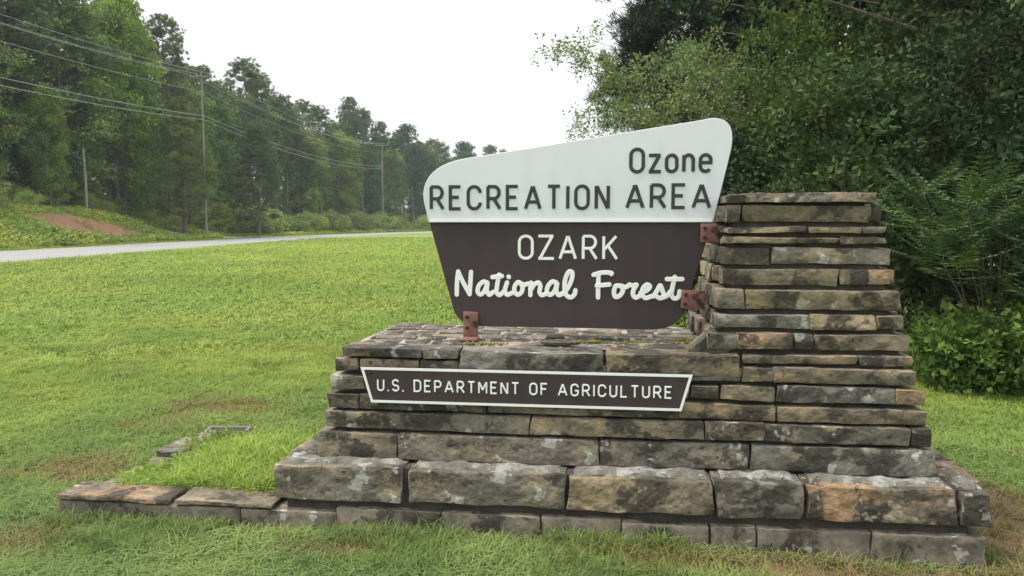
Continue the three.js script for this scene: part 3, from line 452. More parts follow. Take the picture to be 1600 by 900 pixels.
function leafCloud(seed, n, L, W, reach) { const r = rng(seed), gs = []; for (let i = 0; i < n; i++) { const g = leafGeo(L * (0.7 + r() * 0.5), W * (0.7 + r() * 0.5), 0.2), d = V(r() * 2 - 1, r() * 1.2 - 0.5, r() * 2 - 1); turnTo(g, d, r() * 6.28); const a = r() * 6.28, q = Math.sqrt(r()) * reach; g.translate(Math.cos(a) * q, (r() - 0.5) * reach * 0.9, Math.sin(a) * q); gs.push(g); } return mergeGeometries(gs); }
const nearSpray = [spray(11, 9, 0.105, 0.06, 0.34), spray(12, 8, 0.12, 0.072, 0.36, 0.4)], smallSpray = [spray(14, 10, 0.07, 0.036, 0.28, 0.15), spray(15, 9, 0.078, 0.04, 0.3, 0.3)];
const farCloud = [leafCloud(21, 20, 0.19, 0.13, 0.42), leafCloud(22, 18, 0.21, 0.14, 0.46)], farNeedle = [needleTuft(31, 26, 0.34, 0.035), needleTuft(32, 24, 0.30, 0.032)], midNeedle = needleTuft(33, 30, 0.2, 0.014);
const _m = new THREE.Matrix4(), _q = new THREE.Quaternion(), _e = new THREE.Euler(), _s = V(1, 1, 1), _c = new THREE.Color();
function foliage(parent, name, geo, mat, list) { // list: [x, y, z, scale, rx, ry, rz, r, g, b]
  const im = shade(new THREE.InstancedMesh(geo, mat, list.length));
  list.forEach((a, i) => { _q.setFromEuler(_e.set(a[4], a[5], a[6])); im.setMatrixAt(i, _m.compose(V(a[0], a[1], a[2]), _q, _s.setScalar(a[3]))); im.setColorAt(i, _c.setRGB(a[7], a[8], a[9])); });
  im.name = name; im.userData.kind = 'stuff'; parent.add(im); return im;
}
// profile(t): crown radius factor at crown height t in 0..1
const PROF = { round: (t) => Math.sqrt(Math.max(0, 1 - (2 * t - 0.9) ** 2 / 1.22)), pine: (t) => (0.35 + 0.65 * Math.min(1, t * 3)) * Math.pow(1 - t, 0.55) + 0.12, cone: (t) => Math.min(1, 0.55 + t * 4) * Math.pow(1 - t, 0.8) + 0.05, column: (t) => Math.sqrt(Math.max(0.02, 1 - (2 * t - 1) ** 4)) };
function makeTree(o) { // group at the foot of the trunk: trunk (with limbs), crown
  const r = rng(o.seed), g = base(o.name, o.x, o.y, o.z, 0), H = o.h, y0 = H * o.clear, prof = PROF[o.profile], R = o.r, lean = V((r() - 0.5) * 0.06 * H, 0, (r() - 0.5) * 0.06 * H), limbs = [], list = [[], []];
  const axis = (t) => V(lean.x * t + 0.012 * H * Math.sin(t * 5 + o.seed), H * t, lean.z * t + 0.012 * H * Math.cos(t * 4 + o.seed));
  const tp = [], tr = []; for (let i = 0; i <= 8; i++) { const t = i / 8 * 0.97; tp.push(axis(t)); tr.push(o.trunk * (1 - 0.86 * t) * (i === 0 ? 1.25 : 1)); } tp[0].y -= 0.3;
  limbs.push(tube(tp, tr, 8));
  const flat = o.flat ?? 0.7, ox = o.shift ?? [0, 0];
  for (let k = 0; k < o.clumps; k++) {
    const t = Math.pow((k + r()) / o.clumps, o.bias ?? 0.85), a = k * 2.39996 + r() * 0.9, rad = R * prof(t) * (0.35 + 0.65 * Math.sqrt(r())) * (0.8 + 0.4 * r()), y = y0 + (H - y0) * t, ax = axis(y / H);
    const c = V(ax.x + Math.cos(a) * rad + ox[0] * t, y, ax.z + Math.sin(a) * rad + ox[1] * t), at = axis(clamp((y - rad * (o.rise ?? 0.45)) / H, 0.05, 0.96)), cr = o.clumpR * (0.65 + 0.7 * r());
    if (o.limbs !== false && k % (o.limbEvery ?? 1) === 0) { const mid = at.clone().lerp(c, 0.5); mid.y += rad * 0.08; const w = o.trunk * (0.10 + 0.28 * (1 - t)); limbs.push(tube([at, mid, c], [w, w * 0.6, w * 0.2], 4)); }
    const hue = r() - 0.5, val = 0.78 + 0.44 * r(), n = Math.round(o.per * (0.7 + 0.6 * r()));
    for (let i = 0; i < n; i++) {
      const u = r() * 2 - 1, p = r() * 6.283, q = Math.cbrt(r()) * cr, s = Math.sqrt(1 - u * u), dx = Math.cos(p) * s, dz = Math.sin(p) * s, v2 = val * (0.8 + 0.4 * r()), hh = hue * 0.5 + (r() - 0.5) * 0.35;
      list[i & 1].push([c.x + dx * q, c.y + u * q * flat, c.z + dz * q, (o.scale ?? 1) * (0.75 + 0.5 * r()), (r() - 0.3) * 1.5 + dz * 0.8, r() * 6.283, (r() - 0.5) * 1.5 - dx * 0.8, o.col[0] * v2 * (1 + 0.42 * hh), o.col[1] * v2 * (1 + 0.1 * hh), o.col[2] * v2 * (1 - 0.2 * hh)]);
    }
  }
  for (const [ex, ey, ez, er, en] of o.extra ?? []) { // outlying sprays on long side branches
    const at = axis(clamp((ey - 0.9) / H, 0.1, 0.9)), c = V(ex, ey, ez), w = o.trunk * 0.11; limbs.push(tube([at, at.clone().lerp(c, 0.55).add(V(0, 0.12, 0)), c], [w, w * 0.6, w * 0.25], 4));
    for (let i = 0; i < en; i++) { const q = er * Math.cbrt(r()), a = r() * 6.28, e = r() * 2 - 1, v2 = 0.85 + 0.4 * r(); list[i & 1].push([ex + Math.cos(a) * q, ey + e * q * 0.7, ez + Math.sin(a) * q, 0.7 + 0.4 * r(), (r() - 0.3) * 1.6, r() * 6.28, (r() - 0.5) * 1.6, o.col[0] * v2, o.col[1] * v2, o.col[2] * v2]); }
  }
  for (let k = 0; k < (o.snags ?? 0); k++) { const y = H * (0.2 + 0.3 * r()), a = r() * 6.28, L = R * (0.4 + 0.5 * r()), at = axis(y / H); limbs.push(tube([at, V(at.x + Math.cos(a) * L, y + L * 0.2 * (r() - 0.6), at.z + Math.sin(a) * L)], [o.trunk * 0.16, o.trunk * 0.04], 4)); }
  part(g, 'trunk', mergeGeometries(limbs), o.bark ?? bark);
  const geos = o.leaf; foliage(g, 'crown', geos[0], o.mat ?? broadLeaf, list[0]); foliage(g, 'crown', geos[1] ?? geos[0], o.mat ?? broadLeaf, list[1]);
  return tag(g, o.label, o.category ?? 'tree', o.group);
}
const tints = [[1, 1, 1], [1.4, 1.28, 1.05], [0.78, 0.86, 0.95], [1.15, 1.25, 1.15], [1.15, 1.2, 0.95]], tintCache = new Map();
function tinted(m, t) { const k = m.uuid + t.join(); if (!tintCache.has(k)) { const c = m.clone(); c.color.setRGB(...t); tintCache.set(k, c); } return tintCache.get(k); }
function again(src, name, x, y, z, turn, sx, sy, label, group) { const c = src.clone(); c.name = numbered(name); c.position.set(x, y, z); c.rotation.y = turn; c.scale.set(sx, sy, sx); c.userData = { ...src.userData }; const tint = tints[Math.floor(hash(Math.round(x * 10), Math.round(z * 10), 3) * tints.length)]; c.children.forEach((m) => { if (m.name === 'crown') m.material = tinted(m.material, tint); }); if (label) c.userData.label = label; if (group) c.userData.group = group; scene.add(c); return c; }

// ---------------------------------------------------------------- the woods across the road
const PINE = [0.11, 0.145, 0.060], PINE2 = [0.20, 0.245, 0.075], OAK = [0.155, 0.22, 0.062], LIME = [0.175, 0.255, 0.05];
const gp = 'tall pines in the wood beyond the road', go = 'leafy trees in the wood beyond the road', gb = 'bushes along the foot of the wood';
const pineL = 'tall shortleaf pine with bare trunk among the trees across the road', oakL = 'dense leafy tree among the pines across the road', bushL = 'rounded weedy bush at the foot of the wood across the road';
const pineP = [], oakP = [];
const farTree = (seed, x, z, y, h, kind) => makeTree(kind === 'pine' ? { name: 'pine_tree', seed, x, y, z, h, r: h * 0.165, clear: 0.42, profile: 'pine', clumps: 56, per: 26, clumpR: 0.92, flat: 0.62, rise: 0.2, trunk: 0.27, leaf: farNeedle, mat: needleMat, col: PINE, label: pineL, group: gp, snags: 8, scale: 1.25 }
  : { name: 'broadleaf_tree', seed, x, y, z, h, r: h * 0.22, clear: 0.13, profile: 'round', clumps: 66, per: 22, clumpR: 1.15, trunk: 0.24, leaf: farCloud, col: kind === 'lime' ? LIME : OAK, label: kind === 'lime' ? 'bright yellow green leafy tree at the edge of the wood across the road' : oakL, group: kind === 'lime' ? 'bright leafy trees at the wood edge' : go, scale: 1.25 });
const offOf = (x, z) => { let best = 1e9, bo = 0; for (let i = 0; i <= 300; i++) { const t = i / 300 * 0.9 + 0.05, p = roadCurve.getPoint(t), d = roadCurve.getTangent(t), ax = x - p.x, az = z - p.z, q = Math.abs(ax * d.x + az * d.z); if (q < best) { best = q; bo = ax * d.z - az * d.x; } } return bo; };
const landY = (x, z) => { const o = offOf(x, z); return o < 7.6 ? 0 : bankY(o, V(x, 0, z)); };
{
  const r = rng(5);
  for (let i = 0; i < 4; i++) pineP.push(farTree(300 + i, 0, 0, 0, 22, 'pine'));
  for (let i = 0; i < 3; i++) oakP.push(farTree(320 + i, 0, 0, 0, 17, 'oak'));
  const limeP = farTree(330, 0, 0, 0, 15, 'lime'); const used = new Set();
  const place = (src, name, x, z, h, sp, label, group) => { const y = landY(x, z) - 0.1, H = src.userData.h0; const s = h / H; if (!used.has(src)) { used.add(src); src.position.set(x, y, z); src.rotation.y = r() * 6; src.scale.set(s * sp, s, s * sp); if (label) { src.userData.label = label; src.userData.group = group; } return src; } return again(src, name, x, y, z, r() * 6.28, s * sp, s, label, group); };
  pineP.forEach((p) => p.userData.h0 = 22); oakP.forEach((p) => p.userData.h0 = 17); limeP.userData.h0 = 15;
  //TREES
  // [x, z, height, kind, spread]
  const rows = [];
  const along = (t, o) => roadPoint(t, o);
  for (let i = 0; i < 44; i++) { const t = 0.40 + Math.pow(i / 44, 0.8) * 0.53, o = 19.5 + r() * 4, p = along(t, o); rows.push([p.x, p.z, 20.5 + r() * 5.5, i % 5 === 1 || i % 5 === 3 ? 'oak' : 'pine', 0.85 + r() * 0.35]); }
  for (let i = 0; i < 24; i++) { const t = 0.42 + Math.pow(i / 24, 0.8) * 0.5, o = 27 + r() * 5, p = along(t, o); rows.push([p.x, p.z, 22 + r() * 5, i % 2 ? 'oak' : 'pine', 1 + r() * 0.4]); }
  for (let i = 0; i < 12; i++) { const t = 0.45 + i / 12 * 0.45, o = 37 + r() * 8, p = along(t, o); rows.push([p.x, p.z, 20 + r() * 5, i % 3 ? 'oak' : 'pine', 1.3 + r() * 0.4]); }
  for (const [x, z, h, k, sp] of rows) { const src = k === 'pine' ? pineP[Math.floor(r() * 4)] : oakP[Math.floor(r() * 3)]; place(src, k === 'pine' ? 'pine_tree' : 'broadleaf_tree', x, z, k === 'oak' ? h * 0.84 : h, sp); }
  place(limeP, 'broadleaf_tree', -47.5, -60.5, 10, 0.8, 'small bright lime green tree at the wood edge above the red soil', ''); place(limeP, 'broadleaf_tree', -50, -74, 22.5, 0.8, 'tall yellow green leafy tree standing proud of the pines above the bank', ''); place(limeP, 'broadleaf_tree', -49.5, -54, 15, 0.8, 'yellow green leafy tree beside the small lime green tree above the bank', '');
  // the two young pines that stand forward of the wood, on the verge
  makeTree({ name: 'young_pine', seed: 401, x: -44.2, z: -76.5, y: landY(-44.2, -76.5), h: 14.2, r: 3.6, clear: 0.14, profile: 'cone', clumps: 100, per: 30, clumpR: 0.85, flat: 0.5, rise: 0.1, trunk: 0.26, leaf: farNeedle, mat: needleMat, col: PINE2, label: 'broad conical young pine beside the utility pole on the verge', category: 'tree' });
  makeTree({ name: 'young_pine', seed: 402, x: -41.3, z: -87.5, y: landY(-41.3, -87.5), h: 13.2, r: 3.9, clear: 0.16, profile: 'cone', clumps: 92, per: 26, clumpR: 0.85, flat: 0.5, rise: 0.1, trunk: 0.2, leaf: farNeedle, mat: needleMat, col: PINE, label: 'dark young pine with thin trunk alone at the road edge', category: 'tree' });
  { // pale dead trunk at the wood edge
    const x = -46.3, z = -63.6, g = tag(base('dead_trunk', x, landY(x, z) - 0.2, z), 'pale bare dead trunk standing at the wood edge above the red soil', 'tree trunk'); part(g, 'trunk', tube([V(0, 0, 0), V(0.03, 3, 0), V(-0.02, 6.0, 0.05)], [0.15, 0.13, 0.09], 9), greyWood); for (const [h, a, l] of [[4.2, 0.3, 0.9], [4.9, 2.4, 0.7], [5.6, 4.4, 0.8]]) part(g, 'branch', tube([V(0, h, 0), V(Math.cos(a) * l, h + l * 0.5, Math.sin(a) * l)], [0.06, 0.02], 5), greyWood);
  }
  // bushes
  const bush = makeTree({ name: 'bush', seed: 410, x: 0, z: 0, y: 0, h: 2.6, r: 1.7, clear: 0.08, profile: 'round', clumps: 26, per: 14, clumpR: 0.55, trunk: 0.05, leaf: farCloud, scale: 0.7, col: [0.29, 0.345, 0.10], label: bushL, category: 'bush', group: gb });
  bush.userData.h0 = 2.6;
  for (let i = 0; i < 64; i++) { const t = 0.40 + i / 64 * 0.44, o = (i < 18 ? 17 : 11.5) + r() * 5, p = along(t, o); place(bush, 'bush', p.x, p.z, (i < 18 ? 1.0 : 1.7) + r() * (i < 18 ? 1.3 : 2.2), 0.9 + r() * 0.6); }
  for (let i = 0; i < 30; i++) { const t = 0.42 + i / 30 * 0.45, o = 25 + r() * 6, p = along(t, o); place(bush, 'bush', p.x, p.z, 3.2 + r() * 1.6, 1.1 + r() * 0.5, 'tall shady thicket bush inside the wood across the road', 'thicket bushes inside the wood'); }
  const dl = [[-38.6, -93], [-40.6, -85], [-43, -77.5], [-46.5, -72], [-52, -68]], onDrive = (x, z) => dl.some(([ax, az], i) => { if (!i) return false; const [bx, bz] = dl[i - 1], ux = ax - bx, uz = az - bz, t = clamp(((x - bx) * ux + (z - bz) * uz) / (ux * ux + uz * uz), 0, 1); return Math.hypot(x - bx - ux * t, z - bz - uz * t) < 1.9; });
  // weeds on the bank
  const list = [], wg = leafCloud(61, 18, 0.26, 0.07, 0.36);
  for (let i = 0; i < 16000; i++) { const t = 0.36 + r() * 0.34, o = 8.4 + Math.pow(r(), 0.9) * 15, p = along(t, o); if (r() < redSoil(o, p) * 0.97 || onDrive(p.x, p.z)) continue; const hgt = o < 9.6 ? 0.5 : 0.9 + 1.7 * Math.max(0, fbm(p.x * 0.3, p.z * 0.3, 9, 3) + 0.4), y = sstep(-0.3, 0.3, fbm(p.x * 0.22, p.z * 0.22, 50, 4)), b = 0.8 + 0.4 * r(); list.push([p.x, bankY(o, p) + 0.06 * hgt, p.z, hgt, 0, r() * 6.28, 0, lerp(0.25, 0.36, y) * b, lerp(0.34, 0.40, y) * b, 0.07 * b]); }
  const w = foliage(scene, 'bank_weeds', wg, grassMat, list); tag(w, 'rough yellow green weeds and grass covering the bank', 'weeds', null, 'stuff');
  for (const o of [...pineP, ...oakP, limeP, bush]) delete o.userData.h0; scene.children.forEach((o) => { delete o.userData.h0; });
}
// ---------------------------------------------------------------- poles and wires
{
  const wood = greyWood, wire = std({ color: rgb(0.30, 0.31, 0.31), roughness: 0.6, metalness: 0.3 }), poles = [];
  const pole = (x, z, label) => { const y = Math.max(0, landY(x, z)), g = tag(base('utility_pole', x, y - 0.2, z), label, 'utility pole', 'utility poles along the road'); const H = 17.6 - y; part(g, 'shaft', tube([V(0, 0, 0), V(0, H / 2, 0), V(0, H, 0)], [0.12, 0.105, 0.08], 10), wood); part(g, 'crossarm', new THREE.BoxGeometry(2.5, 0.12, 0.11).translate(0, H - 0.45, 0.15), wood); for (const d of [-1.15, -0.45, 1.15]) part(g, 'insulator', new THREE.CylinderGeometry(0.05, 0.07, 0.2, 8).translate(d, H - 0.29, 0.15), wire); poles.push([x, z]); };
  pole(-41.0, -6, 'weathered grey utility pole beside the road, opposite the lawn'); pole(-42.0, -76.5, 'weathered grey utility pole beside the broad young pine'); pole(-43.4, -146.5, 'weathered grey utility pole standing far along the wood edge');
  const runs = [[17.2, -1.15, 1.5], [17.25, -0.45, 1.7], [17.2, 1.15, 1.6], [15.4, 0.2, 1.3], [12.9, 0.25, 1.3], [12.5, 0.2, 1.45]];
  runs.forEach(([h, d, sag], k) => { const gs = []; for (let i = 0; i < 2; i++) { const [x0, z0] = poles[i], [x1, z1] = poles[i + 1], n = 24, pts = [], rad = []; for (let j = 0; j <= n; j++) { const t = j / n; pts.push(V(lerp(x0, x1, t) + d, h - sag * 4 * t * (1 - t), lerp(z0, z1, t) + 0.15)); rad.push(k > 3 ? 0.022 : 0.015); } gs.push(tube(pts, rad, 4)); }
    const m = shade(new THREE.Mesh(mergeGeometries(gs), wire)); m.name = numbered('power_line'); scene.add(m); tag(m, k > 3 ? 'low sagging communication cable strung between the utility poles' : 'high thin power line strung between the utility poles', 'cable', k > 3 ? 'low cables along the road' : 'high power lines along the road'); });
}
// ---------------------------------------------------------------- the woods on the pier side
{
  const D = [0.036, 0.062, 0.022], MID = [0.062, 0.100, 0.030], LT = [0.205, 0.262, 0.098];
  makeTree({ name: 'leafy_tree', seed: 501, x: 1.35, z: -13.4, y: 0, h: 4.35, r: 1.7, clear: 0.12, profile: 'round', clumps: 58, per: 30, clumpR: 0.62, trunk: 0.1, leaf: smallSpray, col: LT, label: 'light green leafy tree spreading behind the slanted top of the sign', extra: [[-1.95, 4.38, 0, 0.34, 34], [-2.35, 4.45, 0.1, 0.26, 20], [-1.5, 4.2, 0, 0.38, 44], [-1.1, 3.9, 0.1, 0.42, 50], [-1.2, 3.4, 0.1, 0.4, 40], [-1.75, 3.15, 0.2, 0.34, 30], [-1.6, 4.75, 0, 0.2, 12]] });
  makeTree({ name: 'leafy_tree', seed: 511, x: 3.15, z: -12.6, y: 0, h: 4.5, r: 1.3, clear: 0.1, profile: 'round', clumps: 44, per: 30, clumpR: 0.6, trunk: 0.09, leaf: nearSpray, scale: 0.85, col: [0.085, 0.135, 0.028], label: 'mid green leafy tree between the light tree and the large oak' });
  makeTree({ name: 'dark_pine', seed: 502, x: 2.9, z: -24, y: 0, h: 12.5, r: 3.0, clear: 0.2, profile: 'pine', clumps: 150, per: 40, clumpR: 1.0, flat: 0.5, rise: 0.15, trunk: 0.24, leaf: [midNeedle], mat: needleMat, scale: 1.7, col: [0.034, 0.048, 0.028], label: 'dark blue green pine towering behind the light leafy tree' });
  makeTree({ name: 'oak_tree', seed: 503, x: 6.7, z: -12.2, y: 0, h: 12, r: 3.5, clear: 0.10, profile: 'round', clumps: 130, per: 42, clumpR: 0.95, trunk: 0.26, leaf: nearSpray, col: MID, label: 'large dark oak filling the sky above the stone pier' });
  makeTree({ name: 'oak_tree', seed: 504, x: 9.4, z: -11.0, y: 0, h: 12, r: 3.8, clear: 0.10, profile: 'round', clumps: 110, per: 36, clumpR: 0.95, trunk: 0.24, leaf: nearSpray, col: D, label: 'dark oak deeper in the wood past the sumac' });
  makeTree({ name: 'oak_tree', seed: 505, x: 6.5, z: -17.5, y: 0, h: 13, r: 4.2, clear: 0.06, profile: 'column', clumps: 100, per: 30, clumpR: 1.2, trunk: 0.24, leaf: nearSpray, scale: 1.3, col: D, label: 'tall dark broadleaf tree behind the large oak' });
  makeTree({ name: 'oak_tree', seed: 506, x: 11.5, z: -16.5, y: 0, h: 13, r: 4.2, clear: 0.06, profile: 'column', clumps: 90, per: 28, clumpR: 1.2, trunk: 0.24, leaf: nearSpray, scale: 1.3, col: D, label: 'tall dark broadleaf tree at the back of the wood past the sumac' });
  makeTree({ name: 'understory_tree', seed: 507, x: 2.95, z: -10.2, y: 0, h: 3.3, r: 1.25, clear: 0.04, profile: 'round', clumps: 46, per: 30, clumpR: 0.5, trunk: 0.06, leaf: nearSpray, scale: 0.9, col: MID, label: 'dense understory sapling directly behind the stone pier' });
  makeTree({ name: 'understory_tree', seed: 508, x: 4.7, z: -10.2, y: 0, h: 3.9, r: 1.3, clear: 0.04, profile: 'column', clumps: 46, per: 30, clumpR: 0.55, trunk: 0.06, leaf: nearSpray, scale: 0.9, col: D, label: 'dark leafy sapling between the pier and the sumac' });
  makeTree({ name: 'understory_tree', seed: 509, x: 7.0, z: -9.2, y: 0, h: 4.2, r: 1.4, clear: 0.04, profile: 'column', clumps: 46, per: 30, clumpR: 0.55, trunk: 0.06, leaf: nearSpray, col: D, label: 'dark leafy sapling on the far side of the sumac' });
  makeTree({ name: 'understory_tree', seed: 510, x: 1.9, z: -11.6, y: 0, h: 2.7, r: 1.1, clear: 0.04, profile: 'round', clumps: 34, per: 26, clumpR: 0.45, trunk: 0.05, leaf: nearSpray, scale: 0.9, col: D, label: 'dark low sapling behind the sign beside the pier' });
  for (const [seed, x, z, h, label] of [[531, 7.6, -21.5, 13, 'dense dark tree at the back of the wood, behind the large oak'], [532, 12.8, -20.5, 13, 'dense dark tree at the back of the wood, behind the tall broadleaf tree'], [533, 18, -18, 13, 'dense dark tree at the back of the wood, deepest past the sumac']])
    makeTree({ name: 'broadleaf_tree', seed, x, z, y: 0, h, r: 3.3, clear: 0.03, profile: 'column', clumps: 120, per: 26, clumpR: 1.2, trunk: 0.22, leaf: farCloud, col: D, label });
  // leafy bushes along the lawn edge
  for (const [seed, x, z, h, r0, label] of [[520, 3.38, -7.75, 0.5, 0.34, 'small light green bush at the lawn edge beside the pier'], [521, 3.95, -7.45, 0.62, 0.5, 'low light green bush under the sumac at the lawn edge'], [522, 4.75, -7.4, 0.85, 0.6, 'taller light green bush past the sumac at the lawn edge'], [523, 4.3, -7.9, 0.8, 0.6, 'light green bush close behind the low bush under the sumac'], [524, 5.6, -7.3, 0.8, 0.6, 'light green bush farthest along the lawn edge from the pier']])
    makeTree({ name: 'leafy_bush', seed, x, z, y: 0, h, r: r0, clear: 0.03, profile: 'round', clumps: 40, per: 8, clumpR: 0.2, flat: 0.9, trunk: 0.016, leaf: [spray(540 + seed % 10, 9, 0.066, 0.046, 0.19, 0.3, 0.2), spray(550 + seed % 10, 7, 0.085, 0.058, 0.24, 0.35, 0.2)], col: [0.10, 0.165, 0.030], label, category: 'bush' });
  // sumac with long pinnate fronds, each frond a part
  const s = tag(base('sumac_shrub', 3.95, 0, -8.1), 'staghorn sumac shrub with long feathery fronds beside the pier', 'shrub'), r = rng(55);
  const frond = (seed) => { const q = rng(seed), gs = [], n = 12, L = 0.62, at = (t) => V(0, L * t, 0.22 * L * t * t * 1.4); const ax = []; for (let i = 0; i <= 5; i++) ax.push(at(i / 5)); gs.push(strip0(tube(ax, [0.004, 0.0036, 0.003, 0.0025, 0.002, 0.001], 3))); for (let i = 1; i <= n; i++) for (const sd of [-1, 1]) { const t = 0.14 + 0.86 * i / n, l = 0.115 * Math.sin(Math.PI * (0.2 + 0.72 * t)) * (0.85 + q() * 0.3), g = leafGeo(l * 1.08, l * 0.34, 0.15); turnTo(g, V(sd * 1, 0.45, 0.16 + q() * 0.2), (q() - 0.5) * 0.6); const p = at(t); g.translate(p.x, p.y, p.z); gs.push(g); } return mergeGeometries(gs); };
  const fg = [frond(1), frond(2), frond(3)], fm = [0, 1, 2].map((i) => leafMat({ color: rgb(0.076 + 0.02 * i, 0.142 + 0.015 * i, 0.062 - 0.006 * i), roughness: 0.6 }));
  for (let k = 0; k < 17; k++) {
    const a = k * 2.4 + r(), R = 0.2 + r() * 0.8, H = 0.75 + 1.45 * ((k * 7) % 17) / 17 + r() * 0.2, top = V(Math.cos(a) * R, H - R * 0.25, Math.sin(a) * R * 0.7); part(s, 'stem', tube([V(Math.cos(a) * 0.08, -0.05, Math.sin(a) * 0.08), V(top.x * 0.5, H * 0.5, top.z * 0.5), top], [0.014, 0.010, 0.006], 5), bark);
    for (let i = 0; i < 11; i++) { const b = i / 11 * 6.28 + r() * 0.6, el = -0.15 + r() * 0.75, m = part(s, 'frond', fg[(k + i) % 3], fm[Math.floor(r() * 3)]); m.position.copy(top).multiplyScalar(1 - 0.3 * r() * r()); const d = V(Math.cos(b), el, Math.sin(b)).normalize(), side = V(0, 0, 0).crossVectors(d, V(0, 1, 0)).normalize(), nrm = V(0, 0, 0).crossVectors(side, d).negate(); m.quaternion.setFromRotationMatrix(new THREE.Matrix4().makeBasis(side, d, V(0, 0, 0).crossVectors(side, d))); m.scale.setScalar(0.8 + r() * 0.5); }
  }
}
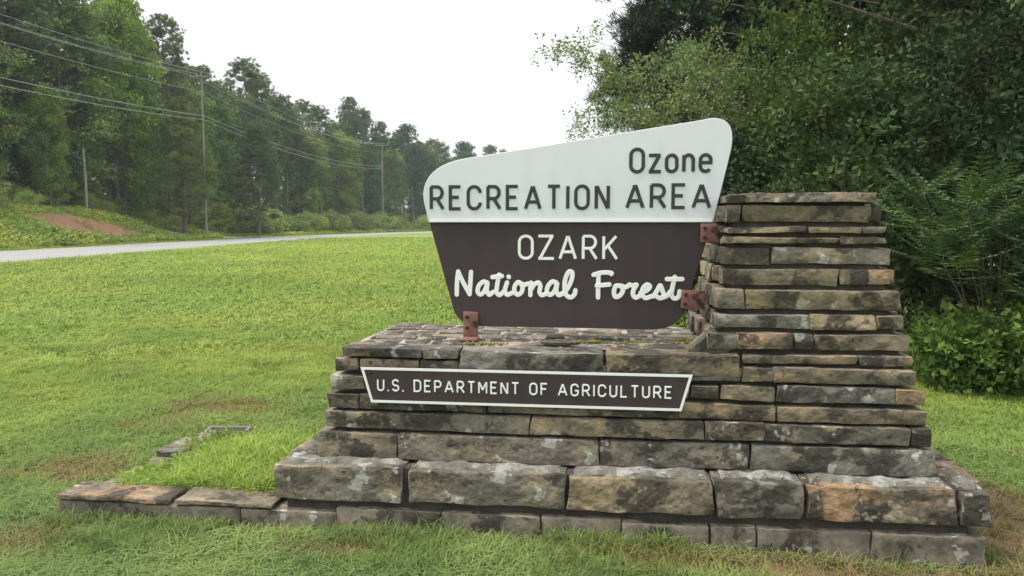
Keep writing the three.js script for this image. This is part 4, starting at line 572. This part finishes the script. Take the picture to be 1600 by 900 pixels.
// ---------------------------------------------------------------- grass
{
  const blades = (seed, n, h, w, spread, lean) => { const r = rng(seed), pos = [], idx = []; for (let i = 0; i < n; i++) { const a = r() * 6.28, q = Math.sqrt(r()) * spread, x = Math.cos(a) * q, z = Math.sin(a) * q, b = r() * 6.28, H = h * (0.45 + 0.75 * r()), l = lean * (0.3 + r()) * H, cx = Math.cos(b), cz = Math.sin(b), sx = -cz * w / 2, sz = cx * w / 2, s = pos.length / 3; pos.push(x - sx, 0, z - sz, x + sx, 0, z + sz, x + cx * l * 0.35 - sx * 0.8, H * 0.62, z + cz * l * 0.35 - sz * 0.8, x + cx * l * 0.35 + sx * 0.8, H * 0.62, z + cz * l * 0.35 + sz * 0.8, x + cx * l, H * (1 - 0.18 * lean), z + cz * l); idx.push(s, s + 1, s + 2, s + 1, s + 3, s + 2, s + 2, s + 3, s + 4); } return geoFrom(pos, idx); };
  const short = blades(1, 12, 0.05, 0.0048, 0.04, 1.25), tall = blades(2, 12, 0.13, 0.006, 0.04, 0.9), mid = blades(3, 18, 0.042, 0.012, 0.12, 1.7), straw = blades(4, 7, 0.05, 0.0035, 0.06, 2.2), clover = leafCloud(71, 9, 0.028, 0.026, 0.035);
  const r = rng(91), A = [], T = [], S = [], C2 = [], B = [], M = [], c = [0, 0, 0];
  const blocked = (x, z) => (x > -1.68 && x < 1.79 && z < -3.6 && z > -5.1) || (x > -2.9 && x < -1.6 && z < -3.59 && z > -3.81) || (x > -2.9 && x < -2.7 && z < -3.6 && z > -5.1) || (x > -2.97 && x < -2.63 && z < -5.16 && z > -5.42);
  const inBed = (x, z) => x > -2.72 && x < -1.66 && z < -3.8 && z > -5.12;
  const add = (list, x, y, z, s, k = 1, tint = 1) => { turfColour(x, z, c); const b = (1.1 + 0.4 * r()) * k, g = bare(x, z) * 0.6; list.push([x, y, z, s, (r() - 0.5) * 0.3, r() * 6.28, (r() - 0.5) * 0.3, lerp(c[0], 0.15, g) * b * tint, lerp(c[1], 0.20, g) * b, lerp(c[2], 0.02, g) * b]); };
  for (let i = 0; i < 125000; i++) { // near turf
    const z = -2.2 - Math.pow(r(), 1.35) * 9.5, half = 1.6 + -z * 0.78, x = -z * -0.12 + (r() * 2 - 1) * half; if (blocked(x, z) || inBed(x, z)) continue; const b = bare(x, z); if (r() < b * 0.9) { if (r() < 0.35) { const k = 0.7 + r() * 0.6; S.push([x, groundY(x, z), z, 0.7 + r() * 0.7, (r() - 0.5) * 0.6, r() * 6.28, (r() - 0.5) * 0.6, 0.25 * k, 0.19 * k, 0.10 * k]); } continue; }
    const clump = fbm(x * 1.6, z * 1.6, 60, 3); add(A, x, groundY(x, z) - 0.004, z, (0.7 + 0.5 * r()) * (0.85 + 0.7 * Math.max(0, clump)) * (1 + 0.05 * -z));
  }
  for (let i = 0; i < 4600; i++) { // longer tufts, thickest against the footing where the mower cannot reach
    let x, z; if (i < 3000) { x = -2.9 + r() * 4.7; z = -3.58 + Math.pow(r(), 2) * 0.42; if (r() < sstep(0.55, 1.2, x) * 0.75 || fbm(x * 2, 3, 3, 3) < -0.05) continue; } else { z = -2.2 - r() * 6; x = (r() * 2 - 1) * (1.5 - z * 0.75); if (fbm(x * 1.2, z * 1.2, 14, 3) < 0.1) continue; }
    if (blocked(x, z) || inBed(x, z) || r() < bare(x, z) * 0.7) continue; add(T, x, groundY(x, z), z, 0.35 + 0.65 * r() * r(), 0.9);
  }
  for (let i = 0; i < 5200; i++) { const x = -2.78 + r() * 1.14, z = -3.80 - r() * 1.2; if (x < -2.66 && r() < 0.6) continue; if (fbm(x * 2.5, z * 2.5, 20, 3) < -0.22 && x < -2.3) continue; const k = 0.85 + 0.4 * r(); B.push([x, 0.10, z, (0.5 + 0.95 * r() * r() + 0.3 * fbm(x * 4, z * 4, 6, 2)) * lerp(0.5, 1, sstep(-4.92, -4.5, z)) * lerp(0.5, 1, sstep(-2.6, -2.3, x)), (r() - 0.5) * 0.5, r() * 6.28, (r() - 0.5) * 0.5, 0.31 * k, 0.41 * k, 0.085 * k]); if (i % 6 === 0) C2.push([x, 0.12 + r() * 0.05, z, 0.5 + r() * 0.45, 0, r() * 6.28, 0, 0.25 * k, 0.36 * k, 0.08 * k]); }
  for (let i = 0; i < 3800; i++) { const z = -2.3 - r() * 4, x = (r() * 2 - 1) * (1.5 - z * 0.75); if (blocked(x, z) || inBed(x, z) || z < -4.2 || fbm(x * 1.1, z * 1.1, 24, 3) < 0.12 || r() < bare(x, z)) continue; const k = 0.8 + 0.4 * r(); C2.push([x, 0.025 + r() * 0.015, z, 0.6 + r() * 0.4, 0, r() * 6.28, 0, 0.125 * k, 0.21 * k, 0.04 * k]); }
  for (let i = 0; i < 70000; i++) { // lawn from the middle distance to the road
    const d = 10 * Math.pow(90 / 10, Math.pow(r(), 0.8)), a = lerp(-0.80, 0.62, r()) - 0.12, x = Math.sin(a) * d, z = -Math.cos(a) * d; if (offOf2(x, z) > -0.4 || (x > 2.6 && z > -40 && z < -9)) continue; add(M, x, -0.005, z, (0.9 + 0.5 * r()) * (1 + Math.min(d, 70) * 0.028), 1.0);
  }
  function offOf2(x, z) { const ex = z > -28.4 ? lerp(-21.2, -24.7, z / -28.4) : z > -80 ? lerp(-24.7, -31.5, (z + 28.4) / -51.6) : -32; return ex - x; }
  const put = (name, geo, list, label, cat) => { const o = foliage(scene, name, geo, grassMat, list); tag(o, label, cat, null, 'stuff'); };
  put('lawn_grass', short, A, 'short mown grass of the lawn round the monument', 'grass'); put('tall_grass', tall, T, 'longer grass tufts growing against the stone footing', 'grass'); put('distant_grass', mid, M, 'bright lawn grass stretching back to the road', 'grass');
  put('bed_grass', tall, B, 'lush bright grass filling the kerbed bed', 'grass'); put('clover', clover, C2, 'small round clover leaves in the bed and the turf', 'clover'); put('dry_grass', straw, S, 'dry straw coloured grass on the bare soil', 'grass');
}
renderer.render(scene, camera);
